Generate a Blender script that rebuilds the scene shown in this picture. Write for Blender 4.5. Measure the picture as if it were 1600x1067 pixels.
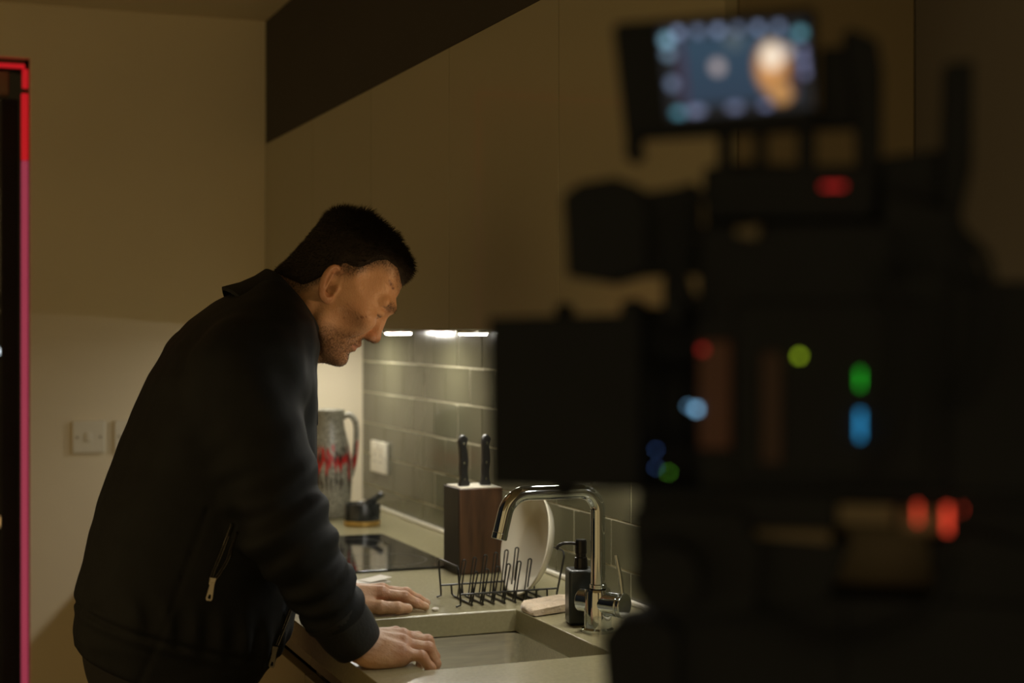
import bpy, bmesh, math, random
import numpy as np
from mathutils import Vector, Matrix

for _o in list(bpy.data.objects):
    bpy.data.objects.remove(_o)
SC = bpy.context.scene
COL = SC.collection
random.seed(7)
RNG = np.random.default_rng(7)

# ------------------------------------------------------------------ camera
# x runs towards the tiled wall, y along the worktop, z up; the camera stands at the origin
FPX = 2400.0                                  # focal length in pixels of the 1600 wide frame
TH = math.atan(940.0 / FPX)                   # turned right from the worktop's direction
CT, ST = math.cos(TH), math.sin(TH)
EYE = 1.41
cam_d = bpy.data.cameras.new('camera')
cam_d.sensor_width = 36.0
cam_d.lens = 36.0 * FPX / 1600.0
cam_d.shift_y = -17.5 / 1600.0
cam_d.clip_start = 0.05
cam_d.dof.use_dof = True
cam_d.dof.focus_distance = 2.47
cam_d.dof.aperture_fstop = 3.0
cam = bpy.data.objects.new('camera', cam_d)
COL.objects.link(cam)
cam.location = (0, 0, EYE)
cam.rotation_euler = (math.pi / 2, 0, -TH)
SC.camera = cam

# ------------------------------------------------------------------ world and exposure
world = bpy.data.worlds.new('dim_room')
SC.world = world
world.use_nodes = True
_bg = world.node_tree.nodes['Background']
_bg.inputs['Color'].default_value = (1.0, 0.69, 0.29, 1)
_bg.inputs['Strength'].default_value = 0.43
SC.view_settings.view_transform = 'Standard'
SC.view_settings.look = 'None'
SC.view_settings.gamma = 1.0
SC.view_settings.use_curve_mapping = False
SC.view_settings.exposure = 0.0
PUCK_STRENGTH = 175.0
PUCK_COLOUR = (1.0, 0.95, 0.84)


# ------------------------------------------------------------------ materials
MATS = {}


def mat(name, col, rough=0.5, metal=0.0, var=0.12, vscale=8.0, bump=0.0, bscale=60.0, spec=0.5, coat=0.0, sheen=0.0,
        sss=0.0, emit=None, estr=0.0, stretch=(1, 1, 1), rvar=0.0):
    m = bpy.data.materials.new(name)
    m.use_nodes = True
    nt = m.node_tree
    b = nt.nodes['Principled BSDF']
    b.inputs['Roughness'].default_value = rough
    b.inputs['Metallic'].default_value = metal
    b.inputs['Specular IOR Level'].default_value = spec
    b.inputs['Coat Weight'].default_value = coat
    b.inputs['Sheen Weight'].default_value = sheen
    if sss:
        b.inputs['Subsurface Weight'].default_value = sss
        b.inputs['Subsurface Radius'].default_value = (1.0, 0.35, 0.2)
        b.inputs['Subsurface Scale'].default_value = 0.006
    tc = nt.nodes.new('ShaderNodeTexCoord')
    mp = nt.nodes.new('ShaderNodeMapping')
    mp.inputs['Scale'].default_value = stretch
    nt.links.new(tc.outputs['Object'], mp.inputs['Vector'])
    ns = nt.nodes.new('ShaderNodeTexNoise')
    ns.inputs['Scale'].default_value = vscale
    ns.inputs['Detail'].default_value = 5
    nt.links.new(mp.outputs[0], ns.inputs['Vector'])
    rp = nt.nodes.new('ShaderNodeValToRGB')
    rp.color_ramp.elements[0].position = 0.3
    rp.color_ramp.elements[1].position = 0.7
    rp.color_ramp.elements[0].color = tuple(c * (1 - var) for c in col) + (1,)
    rp.color_ramp.elements[1].color = tuple(min(1, c * (1 + var)) for c in col) + (1,)
    nt.links.new(ns.outputs['Fac'], rp.inputs['Fac'])
    nt.links.new(rp.outputs['Color'], b.inputs['Base Color'])
    if rvar:
        mr = nt.nodes.new('ShaderNodeMapRange')
        mr.inputs['To Min'].default_value = max(0.02, rough - rvar)
        mr.inputs['To Max'].default_value = min(1, rough + rvar)
        nt.links.new(ns.outputs['Fac'], mr.inputs['Value'])
        nt.links.new(mr.outputs[0], b.inputs['Roughness'])
    if bump:
        n2 = nt.nodes.new('ShaderNodeTexNoise')
        n2.inputs['Scale'].default_value = bscale
        n2.inputs['Detail'].default_value = 4
        nt.links.new(mp.outputs[0], n2.inputs['Vector'])
        bp = nt.nodes.new('ShaderNodeBump')
        bp.inputs['Strength'].default_value = bump
        bp.inputs['Distance'].default_value = 0.002
        nt.links.new(n2.outputs['Fac'], bp.inputs['Height'])
        nt.links.new(bp.outputs['Normal'], b.inputs['Normal'])
    if emit:
        b.inputs['Emission Color'].default_value = tuple(emit) + (1,)
        b.inputs['Emission Strength'].default_value = estr
    MATS[name] = m
    return m


def attr_mat(name, attr, rough=0.5, spec=0.4, sss=0.0, emission=0.0, bump=0.0, bscale=300.0):
    m = bpy.data.materials.new(name)
    m.use_nodes = True
    nt = m.node_tree
    b = nt.nodes['Principled BSDF']
    at = nt.nodes.new('ShaderNodeAttribute')
    at.attribute_name = attr
    b.inputs['Roughness'].default_value = rough
    b.inputs['Specular IOR Level'].default_value = spec
    if emission:
        b.inputs['Base Color'].default_value = (0.01, 0.01, 0.012, 1)
        nt.links.new(at.outputs['Color'], b.inputs['Emission Color'])
        b.inputs['Emission Strength'].default_value = emission
    else:
        nt.links.new(at.outputs['Color'], b.inputs['Base Color'])
    if sss:
        b.inputs['Subsurface Weight'].default_value = sss
        b.inputs['Subsurface Radius'].default_value = (1.0, 0.35, 0.2)
        b.inputs['Subsurface Scale'].default_value = 0.005
    if bump:
        tc = nt.nodes.new('ShaderNodeTexCoord')
        n2 = nt.nodes.new('ShaderNodeTexNoise')
        n2.inputs['Scale'].default_value = bscale
        n2.inputs['Detail'].default_value = 5
        nt.links.new(tc.outputs['Object'], n2.inputs['Vector'])
        bp = nt.nodes.new('ShaderNodeBump')
        bp.inputs['Strength'].default_value = bump
        bp.inputs['Distance'].default_value = 0.0015
        nt.links.new(n2.outputs['Fac'], bp.inputs['Height'])
        nt.links.new(bp.outputs['Normal'], b.inputs['Normal'])
    MATS[name] = m
    return m


mat('paint', (0.74, 0.66, 0.49), 0.75, var=0.03, vscale=3, bump=0.15, bscale=140)
mat('ceiling_paint', (0.66, 0.56, 0.38), 0.85, var=0.03, vscale=3)
mat('bulkhead_shade', (0.040, 0.034, 0.028), 0.8, var=0.06, vscale=3)  # dark tone stands in for the shade above the cabinets
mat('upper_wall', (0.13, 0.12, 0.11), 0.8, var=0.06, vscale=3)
mat('floor_wood', (0.14, 0.085, 0.045), 0.45, var=0.35, vscale=6, stretch=(6, 0.8, 1), bump=0.1)
mat('grout', (0.46, 0.43, 0.30), 0.8, var=0.08, vscale=40)
mat('tile', (0.098, 0.094, 0.056), 0.15, var=0.05, vscale=5, bump=0.06, bscale=18, coat=0.1, spec=0.38)
mat('cabinet_gloss', (0.36, 0.33, 0.23), 0.30, var=0.015, vscale=3, coat=0.12)
mat('cabinet_side', (0.24, 0.20, 0.13), 0.5, var=0.03, vscale=3)
mat('cabinet_inside', (0.26, 0.22, 0.15), 0.6, var=0.05)
mat('base_door', (0.36, 0.30, 0.18), 0.4, var=0.03, vscale=4)
mat('rail_metal', (0.30, 0.26, 0.18), 0.4, metal=0.6, var=0.06)
mat('worktop', (0.310, 0.280, 0.160), 0.24, var=0.07, vscale=160, rvar=0.06)
mat('steel', (0.74, 0.72, 0.62), 0.48, metal=1.0, var=0.1, vscale=14, stretch=(1, 12, 12), bump=0.05, bscale=80)
mat('chrome', (0.56, 0.60, 0.62), 0.07, metal=1.0, var=0.02)
mat('black_glass', (0.010, 0.010, 0.010), 0.05, var=0.05, spec=0.6)
mat('hob_mark', (0.10, 0.10, 0.095), 0.3, var=0.05)
mat('black_wire', (0.012, 0.012, 0.011), 0.32, var=0.15, vscale=40)
mat('plate_glaze', (0.66, 0.62, 0.50), 0.18, var=0.03, vscale=9)
mat('walnut', (0.090, 0.042, 0.018), 0.38, var=0.45, vscale=9, stretch=(7, 7, 0.7), bump=0.08)
mat('walnut_shaded', (0.014, 0.010, 0.008), 0.4, var=0.35, vscale=9, stretch=(7, 7, 0.7))  # copy of the walnut with shade put into its colour
mat('handle_black', (0.014, 0.014, 0.014), 0.35, var=0.1)
mat('bottle_green', (0.014, 0.018, 0.015), 0.35, var=0.1)
mat('pump_black', (0.010, 0.010, 0.010), 0.3, var=0.1)
mat('towel', (0.62, 0.50, 0.36), 0.95, var=0.12, vscale=60, bump=0.8, bscale=260, sheen=0.3)
mat('white_plastic', (0.70, 0.66, 0.54), 0.35, var=0.02)
mat('screw', (0.35, 0.31, 0.22), 0.35, metal=0.7, var=0.05)
mat('black_marble', (0.020, 0.022, 0.021), 0.22, var=0.5, vscale=40)
mat('gold_band', (0.55, 0.36, 0.12), 0.32, metal=0.85, var=0.1)
mat('paper_white', (0.78, 0.74, 0.66), 0.6, var=0.04)
mat('jacket_cloth', (0.0120, 0.0142, 0.0172), 0.66, var=0.15, vscale=30, bump=0.22, bscale=42, spec=0.22)
mat('jacket_rib', (0.0120, 0.0142, 0.0172), 0.6, var=0.15, vscale=30, bump=0.3, bscale=220)
mat('trouser_cloth', (0.012, 0.012, 0.013), 0.8, var=0.15, vscale=30)
mat('shoe_leather', (0.012, 0.010, 0.009), 0.4, var=0.15)
mat('zip_metal', (0.80, 0.75, 0.62), 0.3, metal=1.0, var=0.05)
mat('zip_tape', (0.008, 0.008, 0.008), 0.8, var=0.1)
mat('hair_dark', (0.020, 0.015, 0.011), 0.6, var=0.2, vscale=60, spec=0.2)
mat('beard_brown', (0.060, 0.030, 0.016), 0.6, var=0.25, vscale=80, spec=0.2)
mat('rig_black', (0.0100, 0.0135, 0.021), 0.7, var=0.1, vscale=20, spec=0.15)
mat('rig_grey', (0.020, 0.020, 0.019), 0.6, var=0.1, vscale=20)
mat('rig_metal', (0.10, 0.09, 0.07), 0.35, metal=0.7, var=0.1)
mat('rig_red', (0.055, 0.014, 0.012), 0.5, var=0.15)
mat('rig_maroon', (0.024, 0.008, 0.009), 0.6, var=0.15)
mat('rig_tan', (0.12, 0.10, 0.07), 0.6, var=0.1)
mat('door_frame', (0.060, 0.045, 0.028), 0.5, var=0.1)
mat('door_head', (0.17, 0.13, 0.075), 0.5, var=0.06)
mat('night_wall', (0.010, 0.009, 0.008), 0.9, var=0.2)
mat('led_red', (0.2, 0.02, 0.03), 0.4, emit=(1.0, 0.015, 0.028), estr=0.42)
mat('lamp_shell', (0.02, 0.02, 0.02), 0.5, var=0.1)
mat('led_pink', (0.2, 0.04, 0.06), 0.4, emit=(1.0, 0.12, 0.23), estr=0.27)
mat('lamp_white', (0.8, 0.8, 0.8), 0.4, emit=(0.75, 0.9, 1.0), estr=1.6)
mat('lamp_amber', (0.8, 0.6, 0.3), 0.4, emit=(1.0, 0.62, 0.25), estr=0.4)
mat('puck_rim', (0.60, 0.58, 0.52), 0.3, metal=0.9, var=0.02)
mat('puck_lens', (0.9, 0.9, 0.9), 0.4, emit=PUCK_COLOUR, estr=PUCK_STRENGTH)
for _n, _c, _s in (('led_lime', (0.42, 0.62, 0.02), 2.3), ('led_green', (0.01, 0.48, 0.02), 1.7), ('led_blue', (0.02, 0.30, 0.62), 1.6),
                   ('led_sky', (0.28, 0.62, 0.95), 2.4), ('led_dim_blue', (0.04, 0.09, 0.24), 6.0), ('led_leaf', (0.10, 0.34, 0.02), 7.0),
                   ('led_crimson', (0.75, 0.012, 0.02), 0.6), ('led_orange', (1.0, 0.07, 0.03), 1.3)):
    mat(_n, (0.05, 0.05, 0.05), 0.4, emit=_c, estr=_s)

# glass of the night-dark door: clear from straight on, mirror-like at a slant
_m = bpy.data.materials.new('door_glass')
_m.use_nodes = True
_nt = _m.node_tree
_nt.nodes.clear()
_out = _nt.nodes.new('ShaderNodeOutputMaterial')
_mix = _nt.nodes.new('ShaderNodeMixShader')
_fr = _nt.nodes.new('ShaderNodeFresnel')
_fr.inputs['IOR'].default_value = 1.5
_tr = _nt.nodes.new('ShaderNodeBsdfTransparent')
_gl = _nt.nodes.new('ShaderNodeBsdfGlossy')
_gl.inputs['Roughness'].default_value = 0.02
_nt.links.new(_fr.outputs[0], _mix.inputs[0])
_nt.links.new(_tr.outputs[0], _mix.inputs[1])
_nt.links.new(_gl.outputs[0], _mix.inputs[2])
_nt.links.new(_mix.outputs[0], _out.inputs['Surface'])
MATS['door_glass'] = _m


# ------------------------------------------------------------------ mesh helpers
class MB:
    """collects shapes into one mesh"""

    def __init__(self):
        self.v, self.f = [], []

    def add(self, vs, fs):
        o = len(self.v)
        self.v += [tuple(p) for p in vs]
        self.f += [tuple(i + o for i in q) for q in fs]
        return self

    def box(self, lo, hi, M=None):
        x0, y0, z0 = lo
        x1, y1, z1 = hi
        vs = [Vector(p) for p in ((x0, y0, z0), (x1, y0, z0), (x1, y1, z0), (x0, y1, z0), (x0, y0, z1), (x1, y0, z1), (x1, y1, z1), (x0, y1, z1))]
        if M is not None:
            vs = [M @ p for p in vs]
        return self.add(vs, [(0, 3, 2, 1), (4, 5, 6, 7), (0, 1, 5, 4), (1, 2, 6, 5), (2, 3, 7, 6), (3, 0, 4, 7)])

    def cyl(self, p0, p1, r0, r1=None, seg=20, cap=True):
        r1 = r0 if r1 is None else r1
        p0, p1 = Vector(p0), Vector(p1)
        q = (p1 - p0).to_track_quat('Z', 'Y')
        vs, fs = [], []
        for p, r in ((p0, r0), (p1, r1)):
            for i in range(seg):
                t = 2 * math.pi * i / seg
                vs.append(p + q @ Vector((r * math.cos(t), r * math.sin(t), 0)))
        for i in range(seg):
            j = (i + 1) % seg
            fs.append((i, j, seg + j, seg + i))
        if cap:
            fs.append(tuple(reversed(range(seg))))
            fs.append(tuple(range(seg, 2 * seg)))
        return self.add(vs, fs)

    def tube(self, pts, r, seg=8, closed=False, radii=None):
        pts = [Vector(p) for p in pts]
        n = len(pts)
        up = None
        vs, fs = [], []
        for i, p in enumerate(pts):
            a = pts[(i - 1) % n] if (closed or i > 0) else pts[i]
            b = pts[(i + 1) % n] if (closed or i < n - 1) else pts[i]
            t = (b - a).normalized()
            if up is None:
                up = t.orthogonal().normalized()
            up = (up - t * up.dot(t)).normalized()
            s = t.cross(up)
            rr = radii[i] if radii else r
            for k in range(seg):
                an = 2 * math.pi * k / seg
                vs.append(p + (up * math.cos(an) + s * math.sin(an)) * rr)
        m = n if closed else n - 1
        for i in range(m):
            for k in range(seg):
                k2 = (k + 1) % seg
                i2 = (i + 1) % n
                fs.append((i * seg + k, i * seg + k2, i2 * seg + k2, i2 * seg + k))
        if not closed:
            fs.append(tuple(reversed(range(seg))))
            fs.append(tuple(range((n - 1) * seg, n * seg)))
        return self.add(vs, fs)

    def lathe(self, prof, seg=40, M=None, closed=False):
        vs, fs = [], []
        n = len(prof)
        for (r, z) in prof:
            for k in range(seg):
                t = 2 * math.pi * k / seg
                p = Vector((r * math.cos(t), r * math.sin(t), z))
                vs.append(M @ p if M is not None else p)
        for i in range(n if closed else n - 1):
            i2 = (i + 1) % n
            for k in range(seg):
                k2 = (k + 1) % seg
                fs.append((i * seg + k, i * seg + k2, i2 * seg + k2, i2 * seg + k))
        if not closed:
            fs.append(tuple(reversed(range(seg))))
            fs.append(tuple(range((n - 1) * seg, n * seg)))
        return self.add(vs, fs)

    def prism(self, poly, M, depth):
        """2D outline extruded along local z by depth"""
        n = len(poly)
        vs = [M @ Vector((x, y, 0)) for x, y in poly] + [M @ Vector((x, y, depth)) for x, y in poly]
        fs = [tuple(reversed(range(n))), tuple(range(n, 2 * n))] + [(i, (i + 1) % n, n + (i + 1) % n, n + i) for i in range(n)]
        return self.add(vs, fs)

    def build(self, name, m, parent=None, bevel=0.0, bseg=2, smooth=False, origin=None):
        me = bpy.data.meshes.new(name)
        vs = self.v
        if origin is not None:
            o = Vector(origin)
            vs = [Vector(p) - o for p in vs]
        me.from_pydata([tuple(p) for p in vs], [], self.f)
        bm = bmesh.new()
        bm.from_mesh(me)
        bmesh.ops.recalc_face_normals(bm, faces=bm.faces)
        bm.to_mesh(me)
        bm.free()
        return link(name, me, m, parent, bevel, bseg, smooth, origin)


def link(name, me, m, parent=None, bevel=0.0, bseg=2, smooth=False, origin=None):
    o = bpy.data.objects.new(name, me)
    COL.objects.link(o)
    if m and not me.materials:
        me.materials.append(MATS[m])
    if origin is not None:
        o.location = origin
    if parent is not None:
        o.parent = parent
        o.matrix_parent_inverse = parent_world(parent).inverted()
    if bevel:
        b = o.modifiers.new('bevel', 'BEVEL')
        b.width = bevel
        b.segments = bseg
        b.limit_method = 'ANGLE'
        b.angle_limit = math.radians(40)
        smooth = True
    if smooth:
        me.polygons.foreach_set('use_smooth', [True] * len(me.polygons))
        me.set_sharp_from_angle(angle=math.radians(42))
    return o


def parent_world(p):
    M = Matrix.LocRotScale(p.location, p.rotation_euler, p.scale)
    if p.parent is not None:
        M = parent_world(p.parent) @ p.matrix_parent_inverse @ M
    return M


def thing(name, label, cat, loc=(0, 0, 0), group=None):
    o = bpy.data.objects.new(name, None)
    o.empty_display_size = 0.05
    COL.objects.link(o)
    o.location = loc
    return tag(o, label, cat, group)


def tag(o, label, cat, group=None):
    o['label'] = label
    o['category'] = cat
    if group:
        o['group'] = group
    return o


def struct(o, label=None, cat=None):
    o['kind'] = 'structure'
    if label:
        o['label'] = label
    if cat:
        o['category'] = cat
    return o


def arc(c, r, a0, a1, n, ux, uy):
    c, ux, uy = Vector(c), Vector(ux), Vector(uy)
    return [c + ux * (r * math.cos(a0 + (a1 - a0) * i / n)) + uy * (r * math.sin(a0 + (a1 - a0) * i / n)) for i in range(n + 1)]


def bez(pts, n=12):
    """smooth curve through points (Catmull-Rom)"""
    P = [Vector(p) for p in pts]
    P = [P[0] * 2 - P[1]] + P + [P[-1] * 2 - P[-2]]
    out = []
    for i in range(1, len(P) - 2):
        for k in range(n):
            t = k / n
            out.append(0.5 * ((2 * P[i]) + (P[i + 1] - P[i - 1]) * t + (2 * P[i - 1] - 5 * P[i] + 4 * P[i + 1] - P[i + 2]) * t * t
                              + (3 * P[i] - P[i - 1] - 3 * P[i + 1] + P[i + 2]) * t ** 3))
    out.append(P[-2])
    return out


# ------------------------------------------------------------------ distance-field modelling (for the person)
def v3(p):
    return np.array(p, dtype=np.float32)


def smin(a, b, k):
    h = np.clip(0.5 + 0.5 * (b - a) / k, 0, 1)
    return b + (a - b) * h - k * h * (1 - h)


def smax(a, b, k):
    return -smin(-a, -b, k)


def ell(P, c, r, axes=None):
    d = [P[i] - c[i] for i in range(3)]
    if axes is not None:
        d = [d[0] * ax[0] + d[1] * ax[1] + d[2] * ax[2] for ax in axes]
    k0 = np.sqrt(sum((d[i] / r[i]) ** 2 for i in range(3)))
    k1 = np.sqrt(sum((d[i] / r[i] ** 2) ** 2 for i in range(3))) + 1e-6
    return k0 * (k0 - 1.0) / k1


def cone(P, a, b, ra, rb):
    """capsule with tapering radius"""
    ba = [b[i] - a[i] for i in range(3)]
    l2 = sum(x * x for x in ba) + 1e-12
    t = np.clip(sum((P[i] - a[i]) * ba[i] for i in range(3)) / l2, 0, 1)
    d = np.sqrt(sum((P[i] - a[i] - t * ba[i]) ** 2 for i in range(3)))
    return d - (ra + (rb - ra) * t)


def grid(lo, hi, h):
    ax = [np.arange(lo[i], hi[i] + h, h, dtype=np.float32) for i in range(3)]
    return ax, np.meshgrid(*ax, indexing='ij', sparse=True)


def surfnet(F, lo, h):
    """naive surface nets -> vertices (n,3), quads (m,4)"""
    s = F < 0
    nx, ny, nz = F.shape
    cnt = np.zeros((nx - 1, ny - 1, nz - 1), np.int8)
    corner = [(i, j, k) for i in (0, 1) for j in (0, 1) for k in (0, 1)]
    for i, j, k in corner:
        cnt += s[i:nx - 1 + i, j:ny - 1 + j, k:nz - 1 + k]
    act = np.argwhere((cnt > 0) & (cnt < 8))
    idx = -np.ones(cnt.shape, np.int32)
    idx[act[:, 0], act[:, 1], act[:, 2]] = np.arange(len(act))
    vals = {c: F[act[:, 0] + c[0], act[:, 1] + c[1], act[:, 2] + c[2]] for c in corner}
    acc = np.zeros((len(act), 3))
    n = np.zeros(len(act))
    for c in corner:
        for ax in range(3):
            if c[ax] == 0:
                d = list(c)
                d[ax] = 1
                a, b = vals[c], vals[tuple(d)]
                m = (a < 0) != (b < 0)
                t = np.where(m, a / np.where(m, a - b, 1), 0)
                p = np.zeros((len(act), 3)) + np.array(c)
                p[:, ax] = t
                acc[m] += p[m]
                n[m] += 1
    verts = np.array(lo) + (act + acc / n[:, None]) * h
    quads = []
    for ax in range(3):
        a = [slice(None)] * 3
        b = [slice(None)] * 3
        a[ax] = slice(0, -1)
        b[ax] = slice(1, None)
        ch = s[tuple(a)] != s[tuple(b)]
        e = np.argwhere(ch)
        o1, o2 = [(1, 2), (2, 0), (0, 1)][ax]
        ok = (e[:, o1] > 0) & (e[:, o2] > 0) & (e[:, o1] < F.shape[o1] - 1) & (e[:, o2] < F.shape[o2] - 1)
        e = e[ok]
        inside = s[e[:, 0], e[:, 1], e[:, 2]]
        q = []
        for da, db in ((0, 0), (-1, 0), (-1, -1), (0, -1)):
            c = e.copy()
            c[:, o1] += da
            c[:, o2] += db
            q.append(idx[c[:, 0], c[:, 1], c[:, 2]])
        q = np.stack(q, 1)
        q[~inside] = q[~inside][:, ::-1]
        quads.append(q)
    quads = np.concatenate(quads)
    return verts, quads[:, ::-1] if False else quads


def np_mesh(name, verts, quads, cols=None):
    me = bpy.data.meshes.new(name)
    me.from_pydata(verts.tolist(), [], quads.tolist())
    me.polygons.foreach_set('use_smooth', [True] * len(me.polygons))
    if cols is not None:
        at = me.color_attributes.new('tint', 'FLOAT_COLOR', 'POINT')
        at.data.foreach_set('color', np.concatenate([cols, np.ones((len(cols), 1))], 1).astype(np.float32).ravel())
    return me


def vnoise(P, s, seed=0):
    """cheap smooth pseudo noise in [-1, 1]"""
    r = np.random.default_rng(seed)
    out = 0
    for _ in range(5):
        k = r.normal(size=3)
        k = k / np.linalg.norm(k) * s * r.uniform(0.7, 1.4)
        out = out + np.sin(P[0] * k[0] + P[1] * k[1] + P[2] * k[2] + r.uniform(0, 6.28))
    return out / 5


# ------------------------------------------------------------------ the room
Y_END = 4.235            # end wall
X_WALL = 1.20            # face of the tiles
Z_TOP = 0.92             # worktop
CEIL = 2.27
Y_RUN = 1.64             # near end of the kitchen run

struct(MB().box((-2.6, -1.2, -0.05), (1.45, 4.5, 0)).build('floor', 'floor_wood'), 'dark wooden floor under the kitchen units', 'floor')
struct(MB().box((-2.6, -1.2, CEIL), (1.45, 4.5, CEIL + 0.06)).build('ceiling', 'ceiling_paint'), 'plain cream ceiling above the far wall', 'ceiling')
wall_r = struct(MB().box((X_WALL + 0.0014, -1.2, 0), (X_WALL + 0.12, Y_END, CEIL)).build('wall_right', 'grout'),
                'side wall with olive metro tiles between worktop and wall cabinets', 'wall')
# bulkhead box above the wall cabinets, the shade there put into its colour
struct(MB().box((0.9215, Y_RUN, 1.9295), (X_WALL + 0.004, Y_END, CEIL)).build('trim_1', 'bulkhead_shade'),
       'bulkhead above the wall cabinets, shade put into its dark colour', 'wall')
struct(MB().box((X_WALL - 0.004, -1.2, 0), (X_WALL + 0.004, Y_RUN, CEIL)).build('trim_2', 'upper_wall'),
       'dark wall beside the camera rig', 'wall')
# end wall around the glazed door (door opening x < 0.292, below 2.125)
DX, DZ = 0.294, 2.128
w = MB()
w.box((DX, Y_END, 0), (1.45, Y_END + 0.16, CEIL))
w.box((-2.6, Y_END, DZ), (DX, Y_END + 0.16, CEIL))
w.box((-2.6, Y_END, 0), (-1.6, Y_END + 0.16, DZ))
struct(w.build('wall_end', 'paint'), 'cream painted end wall behind the man with light switches', 'wall')

# tiles: six courses, half bond, hung from the underside of the cabinets
PITCH_Z, PITCH_Y, JOINT = 0.0866, 0.1702, 0.0030
TH_T = 0.008
bm = bmesh.new()
bmesh.ops.create_cube(bm, size=1.0)
for v_ in bm.verts:
    v_.co = Vector((v_.co.x * TH_T, v_.co.y * (PITCH_Y - JOINT), v_.co.z * (PITCH_Z - JOINT)))
bmesh.ops.bevel(bm, geom=[e for e in bm.edges if all(v.co.x < 0 for v in e.verts)] + [e for e in bm.edges if abs(e.verts[0].co.x - e.verts[1].co.x) > 1e-4],
                offset=0.0012, segments=2, affect='EDGES')
tile_me = bpy.data.meshes.new('tile')
bm.to_mesh(tile_me)
bm.free()
tile_me.polygons.foreach_set('use_smooth', [True] * len(tile_me.polygons))
tile_me.set_sharp_from_angle(angle=math.radians(50))
tile_me.materials.append(MATS['tile'])
for r in range(6):
    z1 = 1.408 - r * PITCH_Z
    z0 = max(z1 - PITCH_Z + JOINT, Z_TOP + 0.004)
    off = 3.4165 if r % 2 == 0 else 3.3325
    k0 = math.floor((Y_RUN + 0.05 - off) / PITCH_Y)
    for k in range(k0, 8):
        ya, yb = off + k * PITCH_Y + JOINT / 2, off + (k + 1) * PITCH_Y - JOINT / 2
        ya, yb = max(ya, Y_RUN + 0.004), min(yb, Y_END - 0.003)
        if yb - ya < 0.012:
            continue
        o = bpy.data.objects.new('tile', tile_me)
        COL.objects.link(o)
        o.location = (X_WALL + TH_T / 2, (ya + yb) / 2, (z0 + z1) / 2)
        o.scale = (1, (yb - ya) / (PITCH_Y - JOINT), (z1 - z0) / (PITCH_Z - JOINT))
        o.rotation_euler = (0, random.uniform(-0.006, 0.006), random.uniform(-0.006, 0.006))
        o.parent = wall_r

# glazed door with a red light strip let into its reveal
d1 = struct(MB().box((-1.6, Y_END + 0.03, DZ - 0.020), (DX, Y_END + 0.16, DZ)).box((DX - 0.012, Y_END + 0.03, 0), (DX, Y_END + 0.16, DZ))
            .box((-1.6, Y_END + 0.03, 0), (-1.56, Y_END + 0.16, DZ)).build('door_1', 'door_frame'),
            'dark glazed door at the far left with glowing red strip lights in its reveal', 'door')
MB().box((-1.55, Y_END + 0.055, 2.035), (DX - 0.05, Y_END + 0.12, 2.100)).build('door_head', 'door_head', d1, bevel=0.004)
MB().box((DX - 0.068, Y_END + 0.085, 0.02), (DX - 0.024, Y_END + 0.125, 2.03)).build('door_stile', 'night_wall', d1, bevel=0.004)
MB().box((-1.55, Y_END + 0.085, 0.02), (-1.47, Y_END + 0.125, 2.03)).build('door_stile', 'night_wall', d1, bevel=0.004)
MB().box((-1.47, Y_END + 0.085, 0.02), (DX - 0.068, Y_END + 0.125, 0.10)).build('door_rail', 'night_wall', d1, bevel=0.004)
MB().box((-1.47, Y_END + 0.100, 0.10), (DX - 0.068, Y_END + 0.106, 2.03)).build('pane', 'door_glass', d1)
MB().box((-1.55, Y_END + 0.012, 2.102), (DX - 0.012, Y_END + 0.027, 2.113)).build('red_light_strip', 'led_red', d1, bevel=0.002)
MB().box((DX - 0.019, Y_END + 0.012, 2.050), (DX - 0.004, Y_END + 0.027, 2.100)).build('red_light_strip', 'led_red', d1, bevel=0.002)
MB().box((DX - 0.021, Y_END + 0.012, 1.86), (DX - 0.004, Y_END + 0.029, 2.036)).build('red_light_strip', 'led_red', d1, bevel=0.002)
MB().box((DX - 0.021, Y_END + 0.012, 0.02), (DX - 0.004, Y_END + 0.029, 1.858)).build('pink_light_strip', 'led_pink', d1, bevel=0.002)
struct(MB().box((-2.6, 6.2, 0.001), (1.0, 6.3, 3.0)).build('night_backdrop', 'night_wall'), 'added dark backdrop outside the glazed door', 'wall')  # backdrop added to block the world glow, night put into its colour
struct(MB().box((-2.6, 4.5, -0.05), (1.0, 6.3, 0.001)).build('ground_outside', 'night_wall'), 'dark ground outside the glazed door', 'ground')
for nm, px, py, r, m_, lb in (('garden_lamp', 1, 549, 0.012, 'lamp_white', 'tiny white lamp glowing outside the glass door'),
                              ('garden_lantern', 2, 815, 0.020, 'lamp_amber', 'faint amber lantern low outside the glass door')):
    u = px + 140
    k = u * CT / FPX
    X = k * CT * 6.15 / (1 - k * ST)
    z = EYE - (py - 516) * (ST * X + CT * 6.15) / FPX
    t = thing(nm, lb, 'lamp', (X, 6.2, z))
    MB().lathe([(r * 0.3, -r), (r * 0.8, -r * 0.7), (r, 0), (r * 0.8, r * 0.7), (r * 0.3, r)], 14, Matrix.Translation((X, 6.15, z))).build('globe', m_, t, smooth=True)
    MB().cyl((X, 6.15, z - r), (X, 6.15, z - r - 0.02), 0.008, seg=10).cyl((X, 6.15, z - r - 0.012), (X, 6.2, z - r - 0.012), 0.006, seg=8).build('bracket', 'rig_black', t)


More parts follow.
